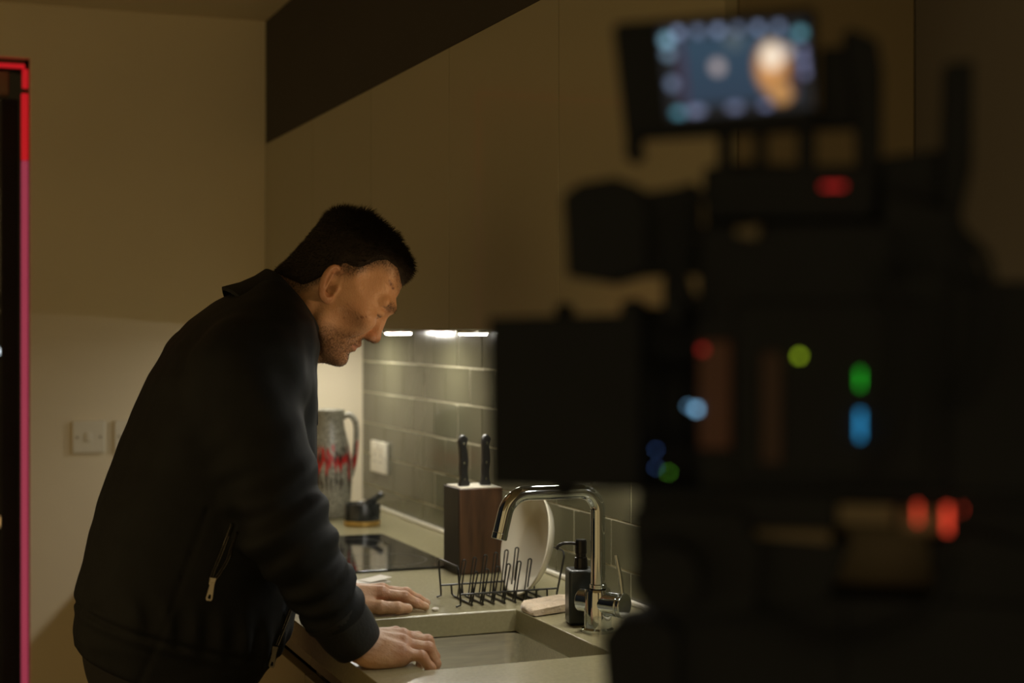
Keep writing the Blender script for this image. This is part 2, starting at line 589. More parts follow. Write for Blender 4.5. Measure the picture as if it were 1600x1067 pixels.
def switch_plate(loc, w_, name, label, axis, group=None, screws=True, rockers=1):
    """moulded wall plate; axis 'y' faces the camera on the end wall, 'x' faces into the room on the tiles"""
    t = thing(name, label, 'switch' if 'switch' in name else 'socket', loc)
    L = Vector(loc)

    def B(u0, u1, z0, z1, d0, d1):
        if axis == 'y':
            return (L.x + u0, L.y - d1, L.z + z0), (L.x + u1, L.y - d0, L.z + z1)
        return (L.x - d1, L.y + u0, L.z + z0), (L.x - d0, L.y + u1, L.z + z1)
    MB().box(*B(-w_ / 2, w_ / 2, -0.043, 0.043, 0, 0.010)).build('face_plate', 'white_plastic', t, bevel=0.003)
    n = rockers
    for i in range(n):
        c = (i - (n - 1) / 2) * 0.06
        if 'switch' in name:
            MB().box(*B(c - 0.0085, c + 0.0085, -0.012, 0.012, 0.010, 0.014)).build('rocker', 'white_plastic', t, bevel=0.002)
        else:
            MB().box(*B(c - 0.006, c + 0.006, 0.020, 0.034, 0.010, 0.0135)).build('rocker', 'white_plastic', t, bevel=0.0015)
            s = MB()
            for du, dz, sw, sh in ((0, 0.006, 0.004, 0.009), (-0.011, -0.012, 0.007, 0.004), (0.011, -0.012, 0.007, 0.004)):
                s.box(*B(c + du - sw / 2, c + du + sw / 2, dz - sh / 2, dz + sh / 2, 0.0098, 0.0105))
            s.build('pin_slot', 'handle_black', t)
    for s_ in (-1, 1):
        p = Vector((s_ * (w_ / 2 - 0.013), 0, 0))
        if axis == 'y':
            a, b = L + Vector((p.x, -0.010, 0)), L + Vector((p.x, -0.0115, 0))
        else:
            a, b = L + Vector((-0.010, p.x, 0)), L + Vector((-0.0115, p.x, 0))
        MB().cyl(a, b, 0.0036, seg=12).build('screw', 'screw', t)
    return t


switch_plate((0.4426, Y_END, 1.125), 0.086, 'light_switch', 'square cream light switch fully in view beside the red-lit door', 'y')
switch_plate((0.552, Y_END, 1.125), 0.086, 'light_switch', 'cream light switch half hidden behind the back of the man', 'y')
switch_plate((X_WALL - 0.0005, 4.045, 1.063), 0.146, 'double_socket', 'white double power socket on the tiles near the jug', 'x', rockers=2)

# ------------------------------------------------------------------ kitchen units
XC = 0.9195              # front of the wall cabinet doors
ys = [1.64, 2.153, 2.664, 3.176, 3.688, 4.232]
cab_labels = ['wall cabinet nearest the camera, ending behind the film monitor', 'wall cabinet above the tap, behind the black matte box',
              'glossy wall cabinet above the knife block', 'glossy wall cabinet just right of the head of the man',
              'glossy wall cabinet in the corner against the end wall']
for i in range(5):
    y0, y1 = ys[i], ys[i + 1]
    t = thing('wall_cabinet', cab_labels[i], 'cabinet', (1.06, (y0 + y1) / 2, 1.41), 'glossy wall cabinets in a row')
    a, b = y0 + 0.0005, y1 - 0.0005
    c = MB()
    c.box((XC + 0.020, a, 1.410), (X_WALL - 0.006, b, 1.428))
    c.box((XC + 0.020, a, 1.910), (X_WALL - 0.006, b, 1.928))
    c.box((XC + 0.020, a, 1.428), (X_WALL - 0.006, a + 0.016, 1.910))
    c.box((XC + 0.020, b - 0.016, 1.428), (X_WALL - 0.006, b, 1.910))
    c.box((X_WALL - 0.014, a + 0.016, 1.428), (X_WALL - 0.006, b - 0.016, 1.910))
    c.build('carcass', 'cabinet_side', t)
    MB().box((XC, y0 + 0.0012, 1.411), (XC + 0.019, y1 - 0.0012, 1.928)).build('door', 'cabinet_gloss', t, bevel=0.0012)
    p = thing('puck_light', ['round under-cabinet light nearest the camera', 'round under-cabinet light above the tap', 'round under-cabinet light above the knife block',
                             'round under-cabinet light beside the nose of the man', 'round under-cabinet light in the corner above the jug'][i],
              'light', (1.06, (y0 + y1) / 2, 1.41), 'round lights under the wall cabinets')
    cx, cy = 1.06, (y0 + y1) / 2
    MB().lathe([(0.030, 1.410), (0.036, 1.410), (0.036, 1.4035), (0.030, 1.4035)], 32, Matrix.Translation((cx, cy, 0)), closed=True).build('rim', 'puck_rim', p, smooth=True)
    MB().lathe([(0.0298, 1.409), (0.0298, 1.4030), (0.027, 1.4005)], 32, Matrix.Translation((cx, cy, 0))).build('lens', 'puck_lens', p, smooth=True)

XF = 0.604
yb = [1.64, 1.96, 2.56, 3.16, 3.76, 4.232]
base_labels = ['base cabinet at the near end of the worktop', 'base cabinet under the sink, in front of the man', 'base cabinet left of the sink, beside the hip of the man',
               'base cabinet under the hob, behind the man', 'base cabinet in the far corner under the jug']
for i in range(5):
    y0, y1 = yb[i], yb[i + 1]
    t = thing('base_cabinet', base_labels[i], 'cabinet', (0.9, (y0 + y1) / 2, 0), 'base cabinets below the worktop')
    a, b = y0 + 0.0005, y1 - 0.0005
    c = MB()
    c.box((XF + 0.045, a, 0.10), (X_WALL, a + 0.016, 0.879))
    c.box((XF + 0.045, b - 0.016, 0.10), (X_WALL, b, 0.879))
    c.box((XF + 0.045, a + 0.016, 0.10), (X_WALL, b - 0.016, 0.118))
    c.box((X_WALL - 0.012, a + 0.016, 0.118), (X_WALL, b - 0.016, 0.879))
    c.build('carcass', 'cabinet_inside', t)
    MB().box((XF + 0.020, y0 + 0.0015, 0.105), (XF + 0.040, y1 - 0.0015, 0.825)).build('door', 'base_door', t, bevel=0.0015)
    MB().box((XF + 0.030, y0 + 0.001, 0.838), (XF + 0.044, y1 - 0.001, 0.878)).build('handle_rail', 'rail_metal', t, bevel=0.002)
    MB().box((XF + 0.075, a, 0), (XF + 0.090, b, 0.10)).box((XF + 0.090, a, 0), (X_WALL, a + 0.016, 0.0995)).box((XF + 0.090, b - 0.016, 0), (X_WALL, b, 0.0995)).build('plinth', 'cabinet_inside', t)

# worktop with the sink cut-out
SX0, SX1, SY0, SY1 = 0.690, 0.992, 2.112, 2.513
ox0, ox1, oy0, oy1 = XF, X_WALL + 0.003, Y_RUN - 0.006, Y_END - 0.001
vs, fs = [], []
for z in (Z_TOP, Z_TOP - 0.040):
    vs += [(ox0, oy0, z), (ox1, oy0, z), (ox1, oy1, z), (ox0, oy1, z), (SX0, SY0, z), (SX1, SY0, z), (SX1, SY1, z), (SX0, SY1, z)]
for i in range(4):
    j = (i + 1) % 4
    fs += [(i, j, 4 + j, 4 + i), (8 + j, 8 + i, 12 + i, 12 + j), (i, 8 + i, 8 + j, j), (4 + j, 12 + j, 12 + i, 4 + i)]
wt = MB().add(vs, fs).build('worktop', 'worktop', bevel=0.0025)
tag(wt, 'long grey stone worktop with the sink cut into it', 'worktop')
up = MB().box((X_WALL - 0.009, Y_RUN, Z_TOP + 0.0005), (X_WALL - 0.0005, Y_END - 0.002, Z_TOP + 0.010)).build('sealant_strip', 'white_plastic', bevel=0.003)
tag(up, 'thin pale sealing strip where the worktop meets the tiles', 'trim')

# sink
t = thing('sink', 'brushed steel sink set under the worktop below the tap', 'sink', ((SX0 + SX1) / 2, (SY0 + SY1) / 2, 0.70))


def rrect(x0, x1, y0, y1, r, n=6):
    out = []
    for cx, cy, a in ((x1 - r, y1 - r, 0), (x0 + r, y1 - r, 90), (x0 + r, y0 + r, 180), (x1 - r, y0 + r, 270)):
        for i in range(n + 1):
            an = math.radians(a + 90 * i / n)
            out.append((cx + r * math.cos(an), cy + r * math.sin(an)))
    return out


rings = []
g = 0.004
for inset, z, rad in ((-0.018, 0.8785, 0.03), (-g, 0.8785, 0.026), (-g, 0.873, 0.026), (0.004, 0.73, 0.03), (0.012, 0.708, 0.04), (0.035, 0.700, 0.05), (0.10, 0.698, 0.05)):
    rings.append([(x, y, z) for x, y in rrect(SX0 + inset, SX1 - inset, SY0 + inset, SY1 - inset, rad)])
mb = MB()
n = len(rings[0])
vs = [p for r in rings for p in r]
fs = []
for i in range(len(rings) - 1):
    for k in range(n):
        k2 = (k + 1) % n
        fs.append((i * n + k, i * n + k2, (i + 1) * n + k2, (i + 1) * n + k))
fs.append(tuple(range((len(rings) - 1) * n, len(rings) * n)))
o = mb.add(vs, fs).build('bowl', 'steel', t, smooth=True)
so = o.modifiers.new('thick', 'SOLIDIFY')
so.thickness = 0.0012
MB().lathe([(0.012, 0.7005), (0.028, 0.7005), (0.040, 0.7035), (0.043, 0.7005), (0.043, 0.6995), (0.012, 0.6995)], 28, Matrix.Translation((0.84, 2.31, 0)), closed=True).build('drain', 'chrome', t, smooth=True)


# ------------------------------------------------------------------ things on the worktop
def P(px, py, Y):
    u = px + 140
    k = u * CT / FPX
    X = k * CT * Y / (1 - k * ST)
    return Vector((X, Y, EYE - (py - 516) * (ST * X + CT * Y) / FPX))


# mixer tap
TX, TY = 1.041, 2.275
t = thing('mixer_tap', 'polished chrome mixer tap with square-bend spout standing behind the sink', 'tap', (TX, TY, Z_TOP))
MB().lathe([(0.026, 0.920), (0.026, 0.925), (0.0225, 0.928), (0.0225, 0.985), (0.0205, 0.990), (0.004, 0.990)], 32, Matrix.Translation((TX, TY, 0))).build('base', 'chrome', t, smooth=True)
side = Vector((0.52, -0.85, -0.02)).normalized()
mc = Vector((TX, TY, 0.968))
MB().cyl(mc - side * 0.034, mc + side * 0.044, 0.0195, seg=28).build('mixer_body', 'chrome', t, bevel=0.002)
MB().cyl(mc + side * 0.0445, mc + side * 0.0525, 0.0205, seg=28).build('lever_hub', 'chrome', t, bevel=0.002)
la = mc + side * 0.048
MB().tube([la + Vector((0, 0, 0.012)), la + Vector((-0.004, 0.002, 0.05)), la + Vector((-0.010, 0.004, 0.082))], 0.0038, 10, radii=[0.0042, 0.0038, 0.0032]).build('lever', 'chrome', t, smooth=True)
ZT = 1.150
SPX = 0.878
sp = [Vector((TX, TY, 0.988))] + arc((TX - 0.034, TY, ZT - 0.034), 0.034, 0, math.pi / 2, 10, (1, 0, 0), (0, 0, 1))
sp += arc((SPX + 0.040, TY, ZT - 0.040), 0.040, math.pi / 2, math.radians(168), 10, (1, 0, 0), (0, 0, 1))
sp += [sp[-1] + Vector((-0.0075, 0, -0.030))]
MB().tube(sp, 0.0122, 20).build('spout', 'chrome', t, smooth=True)
e = sp[-1]
dn = (sp[-1] - sp[-2]).normalized()
MB().cyl(e - dn * 0.001, e + dn * 0.010, 0.0127, seg=20).build('aerator', 'chrome', t, bevel=0.001)
MB().lathe([(0.0128, 0.990), (0.0142, 0.991), (0.0142, 0.997), (0.0128, 0.998)], 24, Matrix.Translation((TX, TY, 0)), closed=True).build('collar', 'chrome', t, smooth=True)

# soap dispenser
BX, BY = 1.045, 2.352
t = thing('soap_dispenser', 'dark green square soap bottle with a black pump beside the tap', 'soap dispenser', (BX, BY, Z_TOP))
Mz = Matrix.Translation((BX, BY, 0)) @ Matrix.Rotation(math.radians(-14), 4, 'Z')
MB().box((-0.0235, -0.0235, 0.920), (0.0235, 0.0235, 1.012), Mz).build('bottle', 'bottle_green', t, bevel=0.005, bseg=3)
MB().lathe([(0.0115, 1.012), (0.0115, 1.019), (0.0105, 1.030), (0.009, 1.031), (0.009, 1.0365), (0.0098, 1.037), (0.0098, 1.057), (0.0085, 1.060), (0.002, 1.060)], 24, Mz).build('pump', 'pump_black', t, smooth=True)
nz = bez([Mz @ Vector((-0.008, 0, 1.053)), Mz @ Vector((-0.026, 0.001, 1.054)), Mz @ Vector((-0.037, 0.0015, 1.050)), Mz @ Vector((-0.041, 0.0015, 1.044))], 6)
MB().tube(nz, 0.0028, 10).build('nozzle', 'pump_black', t, smooth=True)

# folded cloth: three layers with rounded folds
cx, cy = 1.035, 2.472
prof = []
for k in range(9):
    a = -math.pi / 2 + math.pi * k / 8
    prof.append((0.046 + 0.007 * math.cos(a), 0.0085 + 0.0075 * math.sin(a)))
for k in range(9):
    a = math.pi / 2 + math.pi * k / 8
    prof.append((-0.044 + 0.007 * math.cos(a), 0.0085 + 0.0075 * math.sin(a)))
vs, fs = [], []
ny = 12
for j in range(ny + 1):
    s = j / ny - 0.5
    fl = 1 - 0.16 * abs(2 * s) ** 4
    for q, (a, z) in enumerate(prof):
        wv = 0.0022 * math.sin(9 * s + 2 * a * 40) + 0.0016 * math.sin(21 * s + q)
        vs.append((cx + a * fl + 0.006 * s, cy + s * 0.068 + 0.25 * a, Z_TOP + 0.0012 + max(0.0, z + (wv if z > 0.006 else 0)) * (0.85 + 0.5 * (0.5 + a * 8) * 0.5)))
m = len(prof)
for j in range(ny):
    for q in range(m):
        q2 = (q + 1) % m
        fs.append((j * m + q, j * m + q2, (j + 1) * m + q2, (j + 1) * m + q))
fs += [tuple(range(m)), tuple(reversed(range(ny * m, (ny + 1) * m)))]
t = thing('folded_cloth', 'folded beige cloth lying between dish rack and soap bottle', 'cloth', (cx, cy, Z_TOP))
MB().add(vs, fs).build('cloth_body', 'towel', t, smooth=True)
MB().tube([(cx + 0.040, cy - 0.034 + 0.010, Z_TOP + 0.0055), (cx + 0.053, cy - 0.028 + 0.012, Z_TOP + 0.0058), (cx + 0.058, cy + 0.03, Z_TOP + 0.0058)], 0.0030, 8).build('hem', 'towel', t, smooth=True)

# dish rack of black wire
RX0, RX1, RY0, RY1 = 0.905, 1.090, 2.560, 2.668
t = thing('dish_rack', 'small black wire dish rack holding the cream plate', 'dish rack', ((RX0 + RX1) / 2, (RY0 + RY1) / 2, Z_TOP))
wr = 0.0018


def wire(name, pts, r=wr, seg=8, closed=False):
    return MB().tube(pts, r, seg, closed).build(name, 'black_wire', t, smooth=True)


zb, zr = Z_TOP + wr + 0.0004, 0.943
for Y in (RY0, RY1):
    wire('rail', [(RX0, Y, zr), (RX1 + 0.002, Y, zr)])
for i, (xx, lean) in enumerate(((RX0, -0.004), (RX1, 0.014))):
    top = 0.992 + 0.018 * i
    pts = [(xx - 0.008 * (1 if i == 0 else -1), RY0, zb), (xx, RY0, zb + 0.002), (xx, RY0, zb + 0.012)]
    pts += arc((xx + lean, RY0 + 0.010, top - 0.010), 0.010, math.pi, math.pi / 2, 5, (0, 1, 0), (0, 0, 1))
    pts += arc((xx + lean, RY1 - 0.010, top - 0.010), 0.010, math.pi / 2, 0, 5, (0, 1, 0), (0, 0, 1))
    pts += [(xx, RY1, zb + 0.012), (xx, RY1, zb + 0.002), (xx - 0.008 * (1 if i == 0 else -1), RY1, zb)]
    wire('end_hoop', pts)
nl = 8
for i in range(nl):
    xx = RX0 + 0.020 + i * 0.0208
    wire('cross_wire', [(xx, RY0, zr), (xx + 0.001, RY0 + 0.001, zb + 0.004), (xx + 0.004, RY0 + 0.006, zb), (xx + 0.004, RY1 - 0.006, zb), (xx + 0.001, RY1 - 0.001, zb + 0.004), (xx, RY1, zr)])
for row, (Y, h0, n_) in enumerate(((RY0 + 0.024, 0.978, 6), (RY1 - 0.020, 0.990, 6))):
    for i in range(n_):
        xx = RX0 + 0.024 + i * 0.0208 + 0.004
        hh = h0 + 0.0035 * i
        ln = 0.010
        pts = [(xx - 0.0034, Y - 0.002, zb), (xx - 0.0034 + ln * 0.5, Y - 0.002, (zb + hh) / 2)] + arc((xx + ln, Y, hh - 0.0034), 0.0034, math.pi, 0, 6, (1, 0, 0), (0, 0, 1)) + [(xx + 0.0034 + ln * 0.5, Y + 0.002, (zb + hh) / 2), (xx + 0.0034, Y + 0.002, zb)]
        wire('prong_loop', pts, 0.0014)

# plate standing in the rack, its hollow side towards the man
pc = Vector((1.057, 2.617, 1.0190))
nrm = Vector((-math.cos(math.radians(13)), -0.05, math.sin(math.radians(13)))).normalized()
Mp = Matrix.Translation(pc) @ nrm.to_track_quat('Z', 'Y').to_matrix().to_4x4()
R = 0.0965
o = MB().lathe([(0.0, -0.020), (0.052, -0.020), (0.054, -0.0225), (0.058, -0.0225), (0.060, -0.0185), (0.082, -0.010), (R - 0.002, 0.0045), (R, 0.0075), (R - 0.002, 0.0090), (R - 0.006, 0.0070),
                (0.080, -0.0045), (0.064, -0.0120), (0.058, -0.0150), (0.0, -0.0155)], 72, Mp).build('dinner_plate', 'plate_glaze', smooth=True)
tag(o, 'deep cream plate standing upright in the wire rack behind the tap', 'plate')

# knife block and two knives
KX, KY = 1.066, 2.945
t = thing('knife_block', 'dark walnut knife block behind the dish rack', 'knife block', (KX, KY, Z_TOP))
MB().box((KX - 0.043, KY - 0.045, 0.9205), (KX + 0.050, KY + 0.045, 1.092)).build('block', 'walnut', t, bevel=0.002)
MB().box((KX - 0.0455, KY - 0.0455, 0.9205), (KX - 0.0428, KY + 0.0455, 1.0925)).build('shaded_side', 'walnut_shaded', t, bevel=0.001)  # left face turned from the lights, its shade painted as darker walnut
MB().box((KX - 0.040, KY - 0.042, 1.0921), (KX + 0.048, KY + 0.042, 1.0945)).build('top_plate', 'white_plastic', t, bevel=0.0008)


def knife(x, y, label, tilt):
    z0 = 1.0950
    k = thing('knife', label, 'knife', (x, y, z0), 'knives in the walnut block')
    M = Matrix.Translation((x, y, z0)) @ Matrix.Rotation(tilt, 4, 'Y')
    out = [(-0.0105, 0.0), (0.0110, 0.0), (0.0120, 0.004), (0.0085, 0.012), (0.0075, 0.030), (0.0100, 0.052), (0.0085, 0.070), (0.0065, 0.082), (0.0110, 0.094), (0.0090, 0.098), (0.0015, 0.1045), (-0.0050, 0.100),
           (-0.0095, 0.090), (-0.0075, 0.076), (-0.0072, 0.050), (-0.0085, 0.030), (-0.0075, 0.014), (-0.0120, 0.004)]
    Mh = M @ Matrix.Rotation(math.radians(90), 4, 'X') @ Matrix.Translation((0, 0, -0.007))
    MB().prism(out, Mh, 0.014).build('handle', 'handle_black', k, bevel=0.0022, bseg=2)
    for zz in (0.014, 0.047, 0.086):
        xo = 0.0 if zz != 0.086 else 0.0005
        MB().cyl(M @ Vector((xo, -0.0082, zz)), M @ Vector((xo, 0.0082, zz)), 0.0026, seg=12).build('rivet', 'chrome', k, smooth=True)
    MB().box((-0.0105, -0.0012, -0.0004), (0.0105, 0.0012, 0.0006), M).build('bolster', 'chrome', k)


knife(KX - 0.022, KY - 0.012, 'black riveted knife in full view in the walnut block', math.radians(-2))
knife(KX + 0.024, KY - 0.012, 'black riveted knife half hidden behind the matte box', math.radians(1))

# hob
t = thing('induction_hob', 'black glass hob let into the worktop behind the arm of the man', 'hob', (0.85, 3.26, Z_TOP))
MB().box((0.635, 2.995, Z_TOP + 0.0006), (1.050, 3.525, Z_TOP + 0.0050)).build('glass_top', 'black_glass', t, bevel=0.0015)
for hx, hy, hr in ((0.74, 3.12, 0.075), (0.74, 3.39, 0.09), (0.93, 3.12, 0.09), (0.93, 3.39, 0.075)):
    MB().lathe([(hr, Z_TOP + 0.0050), (hr + 0.0015, Z_TOP + 0.0050), (hr + 0.0015, Z_TOP + 0.0053), (hr, Z_TOP + 0.0053)], 48, Matrix.Translation((hx, hy, 0)), closed=True).build('cooking_ring', 'hob_mark', t)

# ceramic jug with red lava glaze
_m = bpy.data.materials.new('lava_glaze')
_m.use_nodes = True
nt = _m.node_tree
b = nt.nodes['Principled BSDF']
b.inputs['Roughness'].default_value = 0.32
tc = nt.nodes.new('ShaderNodeTexCoord')
sep = nt.nodes.new('ShaderNodeSeparateXYZ')
nt.links.new(tc.outputs['Object'], sep.inputs[0])


def math_node(op, a=None, bb=None, c=None):
    nd = nt.nodes.new('ShaderNodeMath')
    nd.operation = op
    for i, q in enumerate((a, bb, c)):
        if q is None:
            continue
        if isinstance(q, (int, float)):
            nd.inputs[i].default_value = q
        else:
            nt.links.new(q, nd.inputs[i])
    return nd.outputs[0]


ns = nt.nodes.new('ShaderNodeTexNoise')
ns.inputs['Scale'].default_value = 260
ns.inputs['Detail'].default_value = 3
nt.links.new(tc.outputs['Object'], ns.inputs['Vector'])
rp = nt.nodes.new('ShaderNodeValToRGB')
rp.color_ramp.elements[0].position = 0.36
rp.color_ramp.elements[0].color = (0.09, 0.088, 0.07, 1)
rp.color_ramp.elements[1].position = 0.64
rp.color_ramp.elements[1].color = (0.44, 0.42, 0.33, 1)
nt.links.new(ns.outputs['Fac'], rp.inputs['Fac'])
mp = nt.nodes.new('ShaderNodeMapping')
mp.inputs['Scale'].default_value = (55, 55, 5.0)
nt.links.new(tc.outputs['Object'], mp.inputs['Vector'])
n2 = nt.nodes.new('ShaderNodeTexNoise')
n2.inputs['Scale'].default_value = 1.9
n2.inputs['Detail'].default_value = 1
nt.links.new(mp.outputs[0], n2.inputs['Vector'])
drip = math_node('MULTIPLY_ADD', n2.outputs['Fac'], 0.16, -0.080)
zz = math_node('ADD', sep.outputs['Z'], drip)
band = math_node('SMOOTH_MIN', math_node('MULTIPLY', math_node('SUBTRACT', zz, 0.130), 110), math_node('MULTIPLY', math_node('SUBTRACT', 0.168, zz), 110), 0.1)
dband = math_node('SMOOTH_MIN', math_node('MULTIPLY', math_node('SUBTRACT', zz, 0.092), 60), math_node('MULTIPLY', math_node('SUBTRACT', 0.212, zz), 60), 0.1)
stripe = math_node('MULTIPLY', math_node('SUBTRACT', n2.outputs['Fac'], 0.50), 14)
dk = math_node('MINIMUM', dband, stripe)
mx1 = nt.nodes.new('ShaderNodeMix')
mx1.data_type = 'RGBA'
cl1 = nt.nodes.new('ShaderNodeClamp')
nt.links.new(dk, cl1.inputs[0])
nt.links.new(cl1.outputs[0], mx1.inputs[0])
nt.links.new(rp.outputs['Color'], mx1.inputs[6])
mx1.inputs[7].default_value = (0.025, 0.016, 0.013, 1)
mx2 = nt.nodes.new('ShaderNodeMix')
mx2.data_type = 'RGBA'
cl2 = nt.nodes.new('ShaderNodeClamp')
nt.links.new(band, cl2.inputs[0])
nt.links.new(cl2.outputs[0], mx2.inputs[0])
nt.links.new(mx1.outputs[2], mx2.inputs[6])
mx2.inputs[7].default_value = (0.42, 0.012, 0.014, 1)
nt.links.new(mx2.outputs[2], b.inputs['Base Color'])
bp = nt.nodes.new('ShaderNodeBump')
bp.inputs['Strength'].default_value = 0.35
bp.inputs['Distance'].default_value = 0.002
nt.links.new(ns.outputs['Fac'], bp.inputs['Height'])
nt.links.new(bp.outputs['Normal'], b.inputs['Normal'])
MATS['lava_glaze'] = _m

JX, JY = 1.025, 3.935
t = thing('ceramic_jug', 'tall speckled ceramic jug with red drip glaze in the far corner', 'jug', (JX, JY, Z_TOP))
prof = [(0.0, 0.001), (0.050, 0.001), (0.0535, 0.006), (0.0585, 0.06), (0.0600, 0.11), (0.0585, 0.150), (0.0530, 0.185), (0.0450, 0.215), (0.0390, 0.240), (0.0375, 0.258), (0.0400, 0.276), (0.0410, 0.281), (0.0395, 0.2825),
        (0.0360, 0.277), (0.0330, 0.258), (0.0345, 0.238), (0.0400, 0.212), (0.0460, 0.18), (0.0500, 0.10), (0.0450, 0.015), (0.0, 0.013)]
MB().lathe([(r, z + Z_TOP) for r, z in prof], 56, Matrix.Translation((JX, JY, 0))).build('vessel', 'lava_glaze', t, smooth=True, origin=(JX, JY, Z_TOP))
hd = Vector((0.88, -0.47, 0)).normalized()
hp = bez([Vector((JX, JY, Z_TOP + z)) + hd * r for r, z in ((0.036, 0.262), (0.055, 0.268), (0.070, 0.250), (0.073, 0.215), (0.070, 0.170), (0.064, 0.130), (0.056, 0.105))], 7)
MB().tube(hp, 0.0075, 12).build('handle', 'lava_glaze', t, smooth=True, origin=(JX, JY, Z_TOP))

# mortar and pestle
MX, MY = 1.058, 3.735
t = thing('mortar', 'small black stone mortar with gold base band beside the jug', 'mortar', (MX, MY, Z_TOP))
MB().lathe([(r, z + Z_TOP) for r, z in ((0.0, 0.014), (0.0455, 0.014), (0.0455, 0.053), (0.0440, 0.0555), (0.0370, 0.0555), (0.0350, 0.052), (0.0300, 0.030), (0.0, 0.022))], 44, Matrix.Translation((MX, MY, 0))).build('bowl', 'black_marble', t, smooth=True)
MB().lathe([(r, z + Z_TOP) for r, z in ((0.0, 0.001), (0.0450, 0.001), (0.0460, 0.003), (0.0460, 0.0135), (0.0, 0.0138))], 44, Matrix.Translation((MX, MY, 0))).build('base_band', 'gold_band', t, smooth=True)
o = MB().tube(bez([(MX - 0.008, MY + 0.004, Z_TOP + 0.036), (MX + 0.014, MY - 0.003, Z_TOP + 0.053), (MX + 0.036, MY - 0.010, Z_TOP + 0.0690), (MX + 0.050, MY - 0.014, Z_TOP + 0.079)], 5), 0.008, 14,
              radii=list(np.interp(np.arange(16), [0, 4, 10, 13, 15], [0.012, 0.0105, 0.0075, 0.0085, 0.006]))).build('pestle', 'black_marble', smooth=True)
tag(o, 'black stone pestle leaning in the small mortar', 'pestle')

# small white things left of the rack
wx = Vector((0.832, 2.886, Z_TOP))
t = thing('folded_paper', 'folded white slip of paper lying on the worktop behind the far hand', 'paper', (wx.x, wx.y, Z_TOP))
MB().prism([(-0.035, -0.030), (0.034, -0.022), (0.030, 0.028), (-0.030, 0.022)], Matrix.Translation((wx.x + 0.004, wx.y, Z_TOP + 0.0005)), 0.0012).build('lower_leaf', 'paper_white', t)
Mq = Matrix.Translation((wx.x + 0.004, wx.y, Z_TOP + 0.0040)) @ Matrix.Rotation(math.radians(-7), 4, 'Y') @ Matrix.Rotation(math.radians(6), 4, 'Z')
MB().prism([(-0.012, -0.026), (0.036, -0.018), (0.030, 0.024), (-0.020, 0.020)], Mq, 0.0010).build('upper_leaf', 'paper_white', t)
wq = Vector((0.853, 2.545, Z_TOP))
o = MB().lathe([(0.0, 0.0), (0.0035, 0.0002), (0.0048, 0.002), (0.0046, 0.0042), (0.0030, 0.0056), (0.0, 0.0058)], 14, Matrix.Translation((wq.x, wq.y, Z_TOP + 0.0006)) @ Matrix.Scale(1.5, 4, (1, 0.3, 0))).build('pill', 'paper_white', smooth=True)
tag(o, 'small white pill at the fingertip of the far hand', 'pill')

# added warm lamp, unseen behind the film camera, to brighten the man's face
LX, LY, LZ = 1.105, 1.930, 1.325
t = thing('added_face_lamp', 'added small black lamp on a thin stand, unseen behind the film camera', 'lamp', (LX, LY, Z_TOP))
aim = (Vector((0.665, 2.37, 1.455)) - Vector((LX, LY, LZ))).normalized()
MB().lathe([(0.0, 0.9205), (0.045, 0.9205), (0.045, 0.926), (0.010, 0.931), (0.0, 0.931)], 28, Matrix.Translation((LX, LY, 0))).build('base', 'lamp_shell', t, smooth=True)
MB().cyl((LX, LY, 0.930), (LX, LY, LZ - 0.018), 0.004, seg=12).build('stem', 'lamp_shell', t, smooth=True)
hc = Vector((LX, LY, LZ))
q = aim.to_track_quat('Z', 'Y').to_matrix().to_4x4()
q.translation = hc
MB().lathe([(0.0, -0.030), (0.014, -0.028), (0.020, -0.015), (0.021, 0.012), (0.0185, 0.012), (0.0175, -0.006), (0.0, -0.008)], 24, q).build('head', 'lamp_shell', t, smooth=True)
key_d = bpy.data.lights.new('face_spot', 'SPOT')
key_d.energy = 4.2
key_d.color = (1.0, 0.58, 0.27)
key_d.shadow_soft_size = 0.015
key_d.spot_size = math.radians(40)
key_d.spot_blend = 1.0
key = bpy.data.objects.new('face_spot', key_d)
COL.objects.link(key)
key.parent = t
key.matrix_parent_inverse = Matrix.Translation(t.location).inverted()
key.location = hc + aim * 0.016
key.rotation_euler = aim.to_track_quat('-Z', 'Y').to_euler()


# ------------------------------------------------------------------ the man leaning on the worktop
attr_mat('skin', 'tint', rough=0.44, spec=0.45, sss=0.10, bump=0.45, bscale=330)
man = thing('person', 'person in a black zip jacket bent over the sink, both hands on the worktop', 'person', (0.36, 2.37, 0))
HO = np.array([0.646, 2.375, 1.4875])
PIT, YAW = math.radians(36), math.radians(-13)
_f = Vector((math.cos(PIT), 0, -math.sin(PIT)))
_u = Vector((math.sin(PIT), 0, math.cos(PIT)))
_l = Vector((0, 1, 0))
Rz = Matrix.Rotation(YAW, 3, 'Z')
HA = np.array([Rz @ _f, Rz @ _l, Rz @ _u])          # rows: forward, left, up


def head_w(p):
    return np.asarray(p) @ HA + HO


SKIN = np.array([0.58, 0.345, 0.205])


def table(c, rows, col):
    k = np.array([r[0] for r in rows])[::-1]
    v = np.array([r[col] for r in rows])[::-1]
    fine = np.arange(k[0] - 12, k[-1] + 13, 1.0)
    y = np.interp(fine, k, v)
    ker = np.hanning(13)
    ker /= ker.sum()
    y = np.convolve(np.pad(y, 6, mode='edge'), ker, 'valid')
    return np.interp(c * 1000, fine, y).astype(np.float32) / 1000


